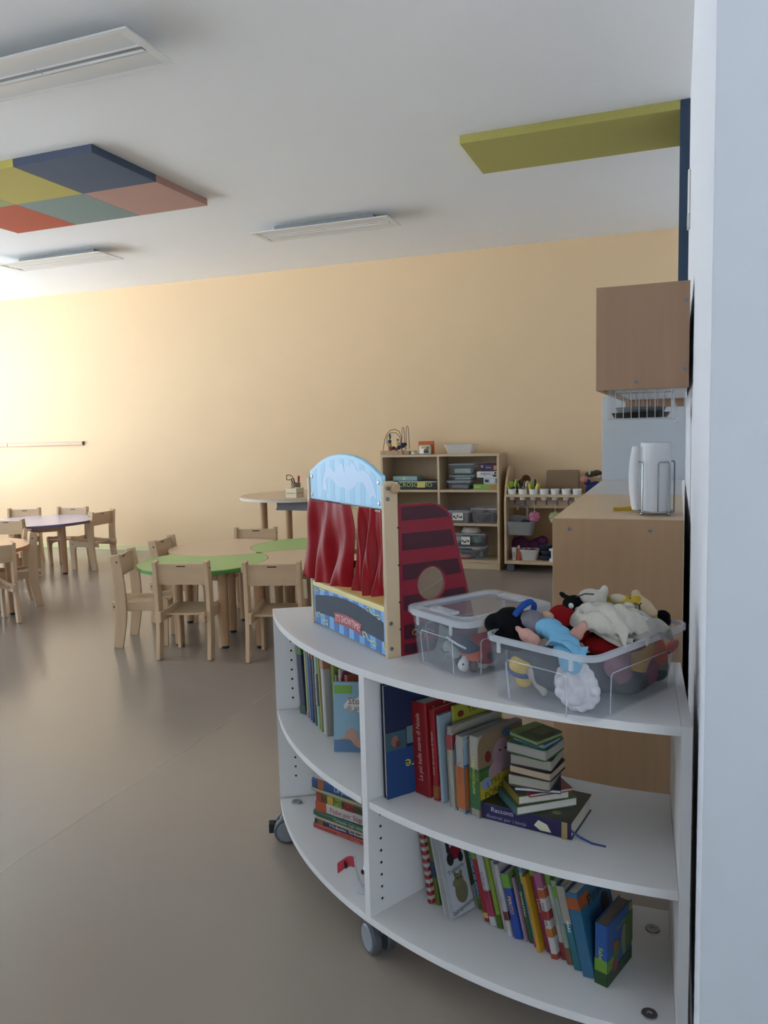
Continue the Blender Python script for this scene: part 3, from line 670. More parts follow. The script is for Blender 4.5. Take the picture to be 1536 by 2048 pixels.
MB().tube(tp, .0105, 10).build('tap', M('A9A7A3', .35), t, True)
t = thing('black_hose', 'coil of black tubing inside the grey sink basket', 'tube', O+Vector((.18, .075, .41)))
MB().tube([(.045*math.cos(q), .012*math.sin(3*q), .02+.045*math.sin(q)) for q in [2*PI*i/24 for i in range(24)]], .012, 8, True).build('coil', M('1E1E20', .5), t, True)
def pouf(name, label, loc, r, col, cord, group):
    t = thing(name, label, 'sponge', loc, 0, group); rnd = random.Random(len(label))
    mb = MB(); bmesh.ops.create_icosphere(mb.bm, subdivisions=4, radius=r)
    for v in mb.bm.verts:
        n = v.co.normalized(); k = math.sin(9*n.x+3*n.z)*math.sin(11*n.y-2*n.x)*math.sin(10*n.z+4*n.y)
        v.co *= 1+.30*k
    mb.build('netting', M(col, .8, .2, 60, .3), t, True)
    MB().tube([(0, 0, r*.8), (.0, .015, cord)], .0028).build('cord', M('D8D2C8', .6), t)
pouf('bath_sponge', 'pink net bath sponge hanging over the grey basket', O+Vector((cups[2]+.004, .085, .51)), .047, 'CE7F9A', .11, 'net sponges on the trolley hooks')
pouf('bath_sponge', 'pale green net bath sponge half hidden by the counter', O+Vector((cups[4]-.005, .085, .505)), .05, 'BDBF8A', .12, 'net sponges on the trolley hooks')
t = thing('toy_tray', 'purple fabric bundle behind the basket on the trolley base', 'cloth', O+Vector((.18, .27, .1042)))
blob('bundle', M('5B1F4C', .7, .2, 20), t, [((-.08, 0, .10), (.10, .06, .10)), ((.09, 0, .10), (.10, .06, .09)), ((.13, -.02, .16), (.06, .05, .05))], .01)
t = thing('white_tub', 'white tub of wooden pieces on the trolley base', 'tub', O+Vector((.215, .11, .1042)))
bowl_rr(MB(), .07, .06, .088, .075, .10).build('tub', M('C9C7C4', .4), t, True)
for p, r_, c in [((-.03, 0, .088), (.025, .03, .018), 'B5803E'), ((.02, .01, .09), (.03, .03, .016), '6E5040'), ((.04, -.02, .085), (.025, .02, .014), '7A5E48')]: blob('wooden_piece', M(c, .6), t, [(p, r_)], .005)
t = thing('spray_bottle', 'white toy bottle standing at the trolley front by the tub', 'bottle', O+Vector((.083, .05, .1042)))
MB().lathe([(.0, 0), (.018, 0), (.02, .01), (.026, .118), (.026, .122), (0, .122)], 20).build('bottle', M('CFCBC4', .4), t, True)
MB().box(-.015, .01, -.0262, -.02, .03, .08).build('printed_label', M('A9A49C', .5), t)
t = thing('toy_bottle', 'orange toy sauce bottle beside the white bottle on the trolley', 'bottle', O+Vector((.125, .055, .1042)))
MB().lathe([(.0, 0), (.018, 0), (.02, .01), (.02, .085), (.015, .105), (.015, .11), (0, .11)], 18).build('bottle', M('C0502A', .4), t, True)
MB().lathe([(.012, .1101), (.012, .135), (.006, .14), (0, .14)], 14).build('cap', M('C9C2B6', .4), t, True)
for k, (z, r_, c) in enumerate([(.1042, .062, '2E3A52'), (.152, .06, '39424E'), (.1995, .058, '232A3E')]):
    t = thing('toy_dish', ['lowest dark blue toy dish in the stack by the tub', 'grey middle toy dish in the stack by the tub', 'navy toy dish on top of the stack by the tub'][k], 'dish', O+Vector((.365, .12, z)), 0, 'stacked toy dishes on the trolley')
    MB().lathe([(0, 0), (r_*.7, 0), (r_, .03), (r_, .045), (r_*.92, .047), (r_*.85, .03), (0, .028)], 24).build('dish', M(c, .4), t, True)
t = thing('toy_stool', 'white plastic toy stand at the counter edge on the trolley base', 'toy', O+Vector((.445, .05, .1042)))
MB().lathe([(.04, 0), (.04, .02), (.036, .026), (0, .026)], 20).build('base', white_plastic, t, True)
MB().cyl((-.012, 0, 0), .012, .0262, .1, 14).build('column', white_plastic, t, True)
MB().lathe([(.038, .1002), (.042, .105), (.042, .116), (0, .117)], 20).build('top', white_plastic, t, True)

# ------------------------------------------------------------------ kitchen counter, wall cupboard
KX0, KX1, KY0, KY1, KZ = -.395, .026, 2.68, 4.60, 1.029
t = thing('kitchen_counter', 'tall beech laminate kitchen counter unit behind the white book shelf', 'counter', (0, 0, 0))
MB().box(KX0, KX1, KY0, KY0+.02, .0, KZ-.0002, .001, 1).build('end_panel', beech_lam, t)
MB().box(KX0, KX1, KY1-.02, KY1, .0, KZ-.0221, .001, 1).build('end_panel', beech_lam, t)
MB().box(KX1-.012, KX1, KY0+.0201, KY1-.0201, .05, KZ-.0221).build('back_panel', beech_lam, t)
MB().box(KX0+.02, KX1-.0121, KY0+.0201, KY1-.0201, .05, .07).build('base_board', beech_lam, t)
for k in range(4):
    a = KY0+.022+k*.469
    d = MB().box(KX0, KX0+.018, a, a+.466, .05, KZ-.03, .0015, 1).build('door', beech_lam, t)
    MB().tube([(KX0, a+.4, .72), (KX0-.025, a+.4, .72), (KX0-.025, a+.4, .84), (KX0, a+.4, .84)], .005, 8).build('handle', chrome, d)
MB().box(KX0-.001, KX1, KY0+.0202, 3.649, KZ-.022, KZ, .001, 1).build('worktop', beech_top, t)
MB().box(KX0-.001, KX1, 3.651, KY1-.02, KZ-.022, KZ, .001, 1).build('worktop', white_lam, t)['label'] = 'white section of the worktop'
for x in (KX0+.058, KX0+.318): MB().lathe([(.0065, 0), (.0065, .002), (.003, .003), (.0025, .001)], 14, Matrix.Translation((x, KY0, KZ-.034)) @ Matrix.Rotation(PI/2, 4, 'X')).build('screw', steel, t)
o = MB().box(KX0, RW_X-.002, KY1-.018, KY1, KZ+.0001, 1.50, .001, 1).build('splash_panel', M('CDD3D8', .5, name='white_panel'))
tag(o, 'upright white panel standing at the far end of the kitchen counter', 'panel')
UX0, UX1, UY0, UY1, UZ0, UZ1 = -.252, .034, 2.68, 4.30, 1.456, 1.788
t = thing('wall_cupboard', 'beech laminate wall cupboard hung on the right wall above the counter', 'cupboard', (0, 0, 0))
MB().box(UX0, UX1, UY0, UY0+.019, UZ0, UZ1, .001, 1).build('end_panel', M('A98669', .5, .10, 40, 0, True, name='beech_laminate_end'), t)
MB().box(UX0, UX1, UY1-.019, UY1, UZ0-.03, UZ1, .001, 1).build('end_panel', M('A98669', .5, .10, 40, 0, True, name='beech_laminate_end'), t)
MB().box(UX0+.02, UX1, UY0+.0191, UY1-.0191, UZ0+.012, UZ0+.030).build('bottom_board', white_lam, t)
MB().box(UX0+.02, UX1, UY0+.0191, UY1-.0191, UZ1-.019, UZ1).build('top_board', beech_lam, t)
MB().box(UX1-.008, UX1, UY0+.0191, UY1-.0191, UZ0+.0301, UZ1-.0191).build('back_board', white_lam, t)
for k in range(3): MB().box(UX0, UX0+.018, UY0+.022+k*.526, UY0+.022+k*.526+.523, UZ0, UZ1-.002, .0015, 1).build('door', beech_lam, t)
for x, z in ((UX1-.012, UZ1-.06), (UX1-.012, UZ0+.06), (UX0+.128, UZ0+.026)): MB().lathe([(.0065, 0), (.0065, .002), (.003, .003), (.0025, .001)], 14, Matrix.Translation((x, UY0, z)) @ Matrix.Rotation(PI/2, 4, 'X')).build('screw', steel, t)
# wire basket hung under the cupboard
t = thing('wire_basket', 'white wire basket hanging under the wall cupboard', 'basket', (0, 2.78, 1.362))
wm = M('C9CBCC', .35, name='white_coated_wire')
bx0_, bx1_, by1_, hz = -.222, -.018, .33, .098
mb = MB()
for y in (0, by1_):
    for z in (0, hz): mb.tube([(bx0_, y, z), (bx1_, y, z)], .002)
    for k in range(9): x = bx0_+(bx1_-bx0_)*k/8; mb.tube([(x, y, 0), (x, y, hz)], .0013)
mb.build('wire_end', wm, t)
mb = MB()
for x in (bx0_, bx1_):
    for z in (0, hz): mb.tube([(x, 0, z), (x, by1_, z)], .002)
    for k in range(1, 5): mb.tube([(x, by1_*k/5, 0), (x, by1_*k/5, hz)], .0013)
mb.build('wire_side', wm, t)
mb = MB()
for k in range(1, 8): x = bx0_+(bx1_-bx0_)*k/8; mb.tube([(x, 0, 0), (x, by1_, 0)], .0013)
mb.build('wire_floor', wm, t)
mb = MB()
for x in (bx0_, bx1_): mb.tube([(x, .02, hz), (x, .02, hz+.0065)], .003).tube([(x, by1_-.02, hz), (x, by1_-.02, hz+.0065)], .003)
mb.build('hanger', wm, t)
for k, (z, r_, c, lab) in enumerate([(.0035, .098, '2B2825', 'dark round baking tray lying in the wire basket'), (.0225, .086, '8A8C8C', 'grey metal plate lying on the dark tray in the wire basket')]):
    t = thing('baking_tray', lab, 'tray', (-.12, 2.78+.115, 1.362+z), 0, 'trays in the wire basket')
    MB().lathe([(0, 0), (r_*.9, 0), (r_, .017), (r_*.97, .018), (r_*.86, .004), (0, .004)], 40).build('tray', M(c, .4, metal=.3), t, True)
t = thing('pan_rack', 'black pan lying at the far side of the wire basket', 'pan', (-.12, 3.02, 1.3655))
MB().lathe([(0, 0), (.065, 0), (.075, .04), (.072, .04), (.06, .004), (0, .004)], 32).build('pan', black, t, True)
t = thing('plastic_bag', 'crumpled clear plastic bag hanging over the basket corner', 'bag', (-.026, 2.79, 1.365))
cloth('film', clear_film, t, lambda a, b: (.012+.018*a*b+.004*math.sin(11*a+5*b), -.02+.03*a+.006*math.sin(9*b), .085-.1*b+.008*math.sin(13*a)), 10, 10, .0008)
# paper towel holder
TB = Vector((-.066, 2.85, KZ))
t = thing('towel_holder', 'chrome wire paper towel holder on the kitchen counter', 'holder', TB)
ring = [(.062*math.cos(q), .062*math.sin(q), .012) for q in [2*PI*i/40 for i in range(40)]]
MB().tube(ring, .003, 8, True).tube([(-.06, 0, .012), (.06, 0, .012)], .0022).tube([(0, -.06, .012), (0, .06, .012)], .0022).build('base_ring', chrome, t, True)
for k in range(4):
    a = math.radians(45+k*90); MB().ball((.062*math.cos(a), .062*math.sin(a), .006), .006, 2).build('foot', chrome, t, True)
for k in range(4):
    a = math.radians(-62+k*90); u_ = Vector((math.cos(a), math.sin(a), 0))*.058; v_ = Vector((-math.sin(a), math.cos(a), 0))*.02
    MB().tube([u_-v_+Vector((0, 0, .012)), u_-v_+Vector((0, 0, .178)), u_-v_*.8+Vector((0, 0, .184)), u_+v_*.8+Vector((0, 0, .184)), u_+v_+Vector((0, 0, .178)), u_+v_+Vector((0, 0, .012))], .0028, 8).build('wire_loop', chrome, t, True)
t = thing('paper_towel', 'white kitchen paper roll with a loose end in the wire holder', 'paper roll', TB+Vector((0, 0, .0152)))
MB().lathe([(.018, 0), (.05, 0), (.05, .235), (.018, .235)], 36, None, True).build('roll', M('E3E4E6', .9, .02, 60, .2), t, True)
cloth('loose_sheet', M('DFE0E2', .9, .02, 60, .2), t, lambda a, b: (-.052-.026*a-.012*math.sin(PI*b)*a, -.02+.012*a-.036*(1-a)*a, .0+.225*b), 8, 10, .001)
t = thing('yellow_strip', 'flat yellow plastic strip lying beside the paper roll', 'strip', (-.170, 2.965, KZ), math.radians(8))
MB().prism([(-.046, .0), (.046, 0), (.046, .012), (.01, .016), (-.02, .012), (-.046, .013)], -.006, .006, 'y', .001).build('strip', M('C9A718', .4), t)

# ------------------------------------------------------------------ curved white book shelf on castors
SC = Vector((-.047, 2.90)); RO, RI = 1.372, .945
A_L, A_M, A_R = 209.6, 241.4, 272.6            # end panel, divider, end panel (degrees around SC)
Z_B, Z_M, Z_T, TH = .13, .435, .77, .019
t_sh = thing('book_shelf', 'white curved open book shelf on castors in the foreground', 'bookshelf', (SC.x, SC.y, 0))
def pol(r, a): return Vector((r*math.cos(math.radians(a)), r*math.sin(math.radians(a))))
def radial_panel(name, a, z0, z1, side, r0=RI, r1=RO, th=.020):
    d = pol(1, a); n = Vector((-d.y, d.x))*side
    pts = [pol(r0, a), pol(r1, a), pol(r1, a)+n*th, pol(r0, a)+n*th]
    return MB().prism([tuple(p) for p in pts], z0, z1, 'z', .0008).build(name, white_lam, t_sh)
th_deg = math.degrees(.020/RO)
pl_ = radial_panel('end_panel', A_L, Z_B-TH, Z_T-TH-.0001, 1)
pr_ = radial_panel('end_panel', A_R, Z_B-TH, Z_T, 1)
dv_ = radial_panel('divider', A_M, Z_B+.0001, Z_T-TH-.0001, -1)
def sector(name, a0, a1, z1, r1=RO):
    out = arc(0, 0, r1, a0, a1, 40) + arc(0, 0, RI, a1, a0, 30)
    return MB().prism(out, z1-TH, z1, 'z', .0008).build(name, white_lam, t_sh)
e = lambda a, r: a
sector('top_board', A_L, A_R-.01, Z_T)
sector('bottom_board', A_L+th_deg*1.5, A_R-.01, Z_B)
sector('shelf_board', A_L+th_deg*1.5, A_M-th_deg*1.45, Z_M, RO-.004)
sector('shelf_board', A_M+.02, A_R-.02, Z_M, RO-.004)
# rows of shelf pin holes
def holes(a, side, zs, r, off):
    d = pol(1, a); n = Vector((-d.y, d.x))*side; p = pol(r, a)+n*off
    for z in zs:
        zz = Vector((n.x, n.y, 0)); m = zz.to_track_quat('Z', 'Y').to_matrix().to_4x4(); m.translation = Vector((p.x, p.y, z))
        MB().lathe([(.0036, 0), (.0034, .0006), (0, .0003)], 10, m).build('pin_hole', dark_hole, t_sh)
holes(A_L, 1, [.47+.032*k for k in range(8)], RO-.055, .0201)
holes(A_L, 1, [.20+.032*k for k in range(4)], RO-.055, .0201)
holes(A_M, 1, [.165+.032*k for k in range(8)], RO-.04, .0002)
# cam fittings on the bottom board, castors below
for a, r in ((A_L+2.9, RO-.05), (A_R-2.2, RO-.05), (A_R-2.2, RO-.34)):
    p = pol(r, a); MB().lathe([(.017, 0), (.016, .003), (.006, .003), (.004, .001), (0, .001)], 20, Matrix.Translation((p.x, p.y, Z_B))).build('fitting_disc', steel, t_sh, True)
def castor(a, r, yaw, col, brake):
    p = pol(r, a); c = MB().box(-.024, .024, -.024, .024, 0, .006, .001).build('castor_plate', steel, t_sh, False, (p.x, p.y, Z_B-TH-.0062))
    R = Matrix.Rotation(math.radians(yaw), 4, 'Z'); h = Z_B-TH-.0062
    MB().prism([(-.03, -.012), (.012, -.012), (.020, -.030), (.012, -.062), (-.03, -.058), (-.042, -.03)], -.007, .007, 'x', .002, R).build('castor_fork', M(col, .4), c, True)
    for s in (-1, 1):
        T = R @ Matrix.Translation((s*.020, -.018, -h+.044)) @ Matrix.Rotation(PI/2, 4, 'Y')
        MB().lathe([(.0, -.012), (.040, -.012), (.044, -.007), (.044, .007), (.040, .012), (0, .012)], 32, T).build('castor_wheel', M('4C5056', .45), c, True)
        T2 = R @ Matrix.Translation((s*.0325, -.018, -h+.044)) @ Matrix.Rotation(s*PI/2, 4, 'Y')
        MB().lathe([(.034, 0), (.031, .003), (0, .0045)], 32, T2).build('wheel_cover', M(col, .35), c, True)
    if brake: MB().box(-.016, .016, -.078, -.058, -h+.034, -h+.066, .003, 2, R).build('brake_lever', black, c)
castor(A_L+2.6, RO-.035, -62, '74787E', True)
castor(239.1, 1.315, 46, '7E868E', False)
castor(A_R-2.5, RO-.06, 10, '7E868E', False); castor(A_R-3, RI+.05, 40, '74787E', False); castor(A_L+3, RI+.05, 80, '74787E', False)

# ------------------------------------------------------------------ puppet theatre
TH_O = Vector((-1.023, 2.084, Z_T)); TH_A = math.radians(-40); TW = .4387
t = thing('puppet_theatre', 'wooden toy puppet theatre with red curtains and a blue arched sign', 'puppet theatre', TH_O, TH_A)
postm = M('BFA98A', .5, .08, 35, 0, True, name='theatre_post_wood')
for x0 in (-.014, TW): MB().prism([(.0, 0), (.040, 0), (.040, .437), (.030, .449), (.008, .449), (0, .440)], x0, x0+.014, 'x', .002).build('post', postm, t)
def arch_pts():
    P = [(.0005, .378), (TW-.0005, .378), (TW-.0005, .462)]
    P += [(TW*.93, .474), (TW*.86, .487), (TW*.77, .500), (TW*.66, .510), (TW*.55, .514), (TW*.45, .514), (TW*.34, .510), (TW*.23, .500), (TW*.14, .487), (TW*.07, .474), (.0005, .462)]
    return P
sky = M('93C6E4', .45, name='sky_blue_lacquer', spec=.6); sky2 = M('84BAE0', .45, name='mid_blue_lacquer', spec=.6)
sg = MB().prism(arch_pts(), .004, .016, 'y', .003).build('sign_panel', sky, t)
sg['label'] = 'arched sky blue sign panel with a faded ribbon'
def ztop(x):
    A = sorted([p for p in arch_pts()[2:]]); 
    for (a, b), (c, d) in zip(A, A[1:]):
        if a <= x <= c: return b+(d-b)*(x-a)/(c-a)
    return .46
for k in range(7):
    a = .02+k*.060; b = a+.028
    MB().prism([(a, .383), (b, .383), (b, ztop(b)-.012), (a, ztop(a)-.012)], .0037, .0041, 'y').build('printed_stripe', sky2, sg)
rb = M('A6C6E6', .45, name='faded_pink_print', spec=.6)
MB().prism([(.085, .398), (.10, .412), (.125, .402), (.115, .440), (.135, .448), (.165, .436), (.195, .420), (.225, .424), (.25, .416), (.285, .424), (.31, .440), (.335, .442), (.36, .425), (.375, .396), (.39, .410), (.41, .404), (.395, .440), (.375, .463), (.345, .474), (.31, .470), (.295, .486), (.275, .494), (.265, .482), (.245, .480), (.232, .462), (.225, .486), (.205, .490), (.19, .476), (.17, .462), (.145, .478), (.115, .470), (.098, .445)], .0034, .0038, 'y').build('printed_ribbon', rb, sg)
for x, z in ((.016, .392), (.016, .445), (TW-.018, .392), (TW-.018, .445)): MB().lathe([(.006, 0), (.005, .002), (0, .0024)], 14, Matrix.Translation((x, .004, z)) @ Matrix.Rotation(PI/2, 4, 'X')).build('screw', steel, sg)
for z in (.432, .405, .09, .024): MB().lathe([(.0055, 0), (.005, .002), (.002, .0024), (0, .001)], 14, Matrix.Translation((TW+.014, .012, z)) @ Matrix.Rotation(PI/2, 4, 'Y')).build('screw', steel, t)
MB().lathe([(.0, 0), (.009, 0), (.013, .006), (.013, .012), (.008, .017), (0, .018)], 20, Matrix.Translation((TW+.0141, .028, .431)) @ Matrix.Rotation(PI/2, 4, 'Y')).build('knob', M('A88C68', .5), t, True)
for z in (.33, .235, .14, .07): MB().box(TW+.014, TW+.018, .036, .0405, z, z+.003).build('hinge_pin', black, t)
MB().tube([(-.002, .010, .372), (TW+.002, .010, .372)], .004, 8).build('curtain_rod', M('B8A27F', .5), t)
red = M('8A0A14', .5, .10, 14, 0, True, name='red_satin', spec=.2)
def curtain(x0t, x1t, x0b, x1b, waist, seed, zt=.379, zb=.15, pin=0):
    rnd = random.Random(seed); ph = rnd.random()*6
    def fn(a, b):
        k = b
        xl = x0t+(x0b-x0t)*k; xr = x1t+(x1b-x1t)*k + waist*math.sin(PI*min(1, k*1.05))*(1 if waist else 0)
        x = xl+(xr-xl)*a
        amp = .004+.009*k
        y = .004 + amp*(math.sin(15*a+ph+1.6*k)+.5*math.sin(31*a+2.5*ph-2.2*k)) - .012*k + .004*math.sin(7*k+9*a+ph)
        z = zt+(zb-zt)*b + .006*math.sin(4*a+ph)*k
        if pin: y += .016*a**3 if pin > 0 else .016*(1-a)**3
        return (x, y-.004, z)
    return cloth('curtain', red, t, fn, 40, 30, .0016)
curtain(.006, .268, -.022, .262, .020, 5, .3775, .146)
curtain(.318, TW-.001, .322, TW-.001, 0, 9, .3775, .157, 1)
MB().prism([(.205, .213), (.262, .226), (.318, .222), (.322, .208), (.27, .204), (.215, .199)], .022, .026, 'y', .001).build('tie_band', red, t)
yl = M('D9A228', .35, .03, 30, 0, 'x', name='yellow_stage'); yl2 = M('DCCB84', .35)
MB().box(.0005, TW-.0005, .0121, .105, .119, .131, .002).build('stage_board', yl, t)
MB().box(.0005, TW-.0005, .0005, .012, .117, .131, .002).build('stage_edge', yl2, t)
fp = MB().box(.0005, TW-.0005, .004, .014, .004, .1168, .0015).build('front_panel', M('6FA6D6', .35, name='blue_front'), t)
for k in range(7): MB().box(.012+k*.062, .012+k*.062+.030, .0033, .0041, .006, .115).build('printed_stripe', M('3E6FB0', .35), fp)
chalk = M('3C4652', .75, .05, 20, name='chalkboard_grey')
up = [(.012+(TW-.024)*i/14, .088+.022*math.sin(PI*i/14)) for i in range(15)]; dn = [(TW-.012-(TW-.024)*i/14, .038+.006*math.sin(PI*i/14)) for i in range(15)]
MB().prism(up+dn, .0024, .0034, 'y').build('chalk_board', chalk, fp)
def ban(x, w_, dz): return .0+dz-.9*(x-.225)**2
bt = [(.140+.172*i/12, ban(.140+.172*i/12, 0, .066)) for i in range(13)]; bb = [(.140+.172*(12-i)/12, ban(.140+.172*(12-i)/12, 0, .034)) for i in range(13)]
MB().prism(bt+[(.303, .046)]+bb+[(.150, .046)], .0014, .0025, 'y').build('banner', M('9E3B48', .4), fp)
text("IT'S SHOWTIME!", .027, M('E2C9C4', .5), fp, frame((.226, .0012, .050), (1, 0, 0), (0, 0, 1)), 'banner_lettering', fit=.150, bend=.9)
text('S', .03, M('27426A', .5), fp, frame((.226, .0031, .018), (1, 0, 0), (0, 0, 1)), 'printed_scroll')
scr = M('D8D79A', .4)
def scroll(x, z, sx, sz):
    P = [(x+sx*.012*math.cos(q)*(1-q/9), .0024, z+sz*(.010*math.sin(q)*(1-q/9))) for q in [i*.45 for i in range(12, 0, -1)]]
    P += [(x+sx*(.012+.011*k), .0024, z+sz*(-.002-.005*math.sin(k*1.1)-.002*k)) for k in range(1, 5)]
    P += [(x+sx*(.058+.007*math.cos(q)), .0024, z+sz*(-.012-.007*math.sin(q))) for q in (-1, 0, 1, 2, 3)]
    return MB().tube(P, .0016, 5).build('printed_scroll', scr, fp)
scroll(.033, .031, 1, 1); scroll(TW-.115, .034, 1, 1); scroll(TW-.09, .107, 1, .8); scroll(.022, .108, 1, -.6); scroll(TW-.01, .03, .2, 1)
# red side wing with a round peep hole
wing = [(0, 0), (.24, 0), (.24, .03), (.218, .118), (.162, .345), (.155, .356), (.142, .372), (.122, .382), (.10, .387), (0, .389)]
HC, HR = (.096, .178), .043
hole = [(HC[0]+HR*math.cos(2*PI*i/40), HC[1]+HR*math.sin(2*PI*i/40)) for i in range(40)]
def holed(outer, hole, x0, x1, rotm, name, m, parent):
    """flat plate with one round hole: two halves split left and right of the hole centre line"""
    cx, cz = HC
    def clip(P, side):
        out = []
        for (a, b), (c, d) in zip(P, P[1:]+P[:1]):
            ia, ic = (a-cx)*side >= 0, (c-cx)*side >= 0
            if ia: out.append((a, b))
            if ia != ic:
                q = (cx-a)/(c-a); out.append((cx, b+(d-b)*q))
        return out
    mb = MB()
    for s in (-1, 1):
        P = clip(outer, s); top = max(p[1] for p in P if abs(p[0]-cx) < 1e-9); bot = min(p[1] for p in P if abs(p[0]-cx) < 1e-9)
        i0 = P.index((cx, top)) if (cx, top) in P else min(range(len(P)), key=lambda i: abs(P[i][0]-cx)+abs(P[i][1]-top))
        half = [(cx+s*HR*math.sin(PI*i/20), cz+HR*math.cos(PI*i/20)) for i in range(21)]
        i1 = min(range(len(P)), key=lambda i: abs(P[i][0]-cx)+abs(P[i][1]-bot))
        seq = []; i = i0
        # walk outer boundary from top to bottom away from the cut line
        n = len(P)
        step = 1 if P[(i0+1) % n][0] != cx and (i0+1) % n != i1 else -1
        while True:
            seq.append(P[i]); 
            if i == i1: break
            i = (i+step) % n
        poly = seq + half[::-1]
        mb.prism(poly, x0, x1, 'x', 0, rotm)
    return mb.build(name, m, parent)
WR = Matrix.Translation((TW+.014, .0405, 0))
crim = M('7C1024', .5, name='crimson_lacquer'); dkcrim = M('3C0E1C', .5, name='dark_crimson_print')
wg = holed(wing, hole, -.011, -.001, WR, 'wing_panel', crim, t)
def xr(z):
    if z < .118: return .24 - (.24-.218)*(z-.03)/.088 if z > .03 else .24
    if z < .345: return .218-(.218-.162)*(z-.118)/.227
    return .162-(.062)*((z-.345)/.044)**2
stripes = [(.348, .382), (.272, .315), (.195, .236), (.118, .156), (.042, .080), (.004, .030)]
for z0, z1 in stripes:
    zs = [z0, z1]
    base = [(.010, z0)] + [(xr(z0+(z1-z0)*k/5)-.010, z0+(z1-z0)*k/5) for k in range(6)] + [(.010, z1)]
    if z0 < HC[1]+HR+.004 and z1 > HC[1]-HR-.004:
        rr_ = HR+.004
        # left part and right part around the hole
        L_ = [(.010, z0)]; Rr = []
        for k in range(9):
            z = z0+(z1-z0)*k/8; dz = z-HC[1]; hx = math.sqrt(max(0, rr_*rr_-dz*dz))
            L_.append((HC[0]-hx, z)); Rr.append((HC[0]+hx, z))
        L_.append((.010, z1))
        MB().prism(L_, -.0012, -.0002, 'x', 0, WR).build('printed_stripe', dkcrim, wg)
        MB().prism(Rr+[(xr(z1)-.010, z1), (xr((z0+z1)/2)-.010, (z0+z1)/2), (xr(z0)-.010, z0)], -.0012, -.0002, 'x', 0, WR).build('printed_stripe', dkcrim, wg)
    else: MB().prism(base, -.0012, -.0002, 'x', 0, WR).build('printed_stripe', dkcrim, wg)
sc_ = [(-.0002, .045+.010*math.cos(q)*(1-q/10)-.004, .056+.010*math.sin(q)*(1-q/10)) for q in [i*.5 for i in range(12, -1, -1)]] + [(-.0002, .06, .05), (-.0002, .066, .068), (-.0002, .062, .045), (-.0002, .072, .066), (-.0002, .070, .040), (-.0002, .08, .06), (-.0002, .10, .05)]
MB().tube([WR @ Vector(p) for p in sc_], .0012, 5).build('printed_scroll', M('A08A3C', .4), wg)

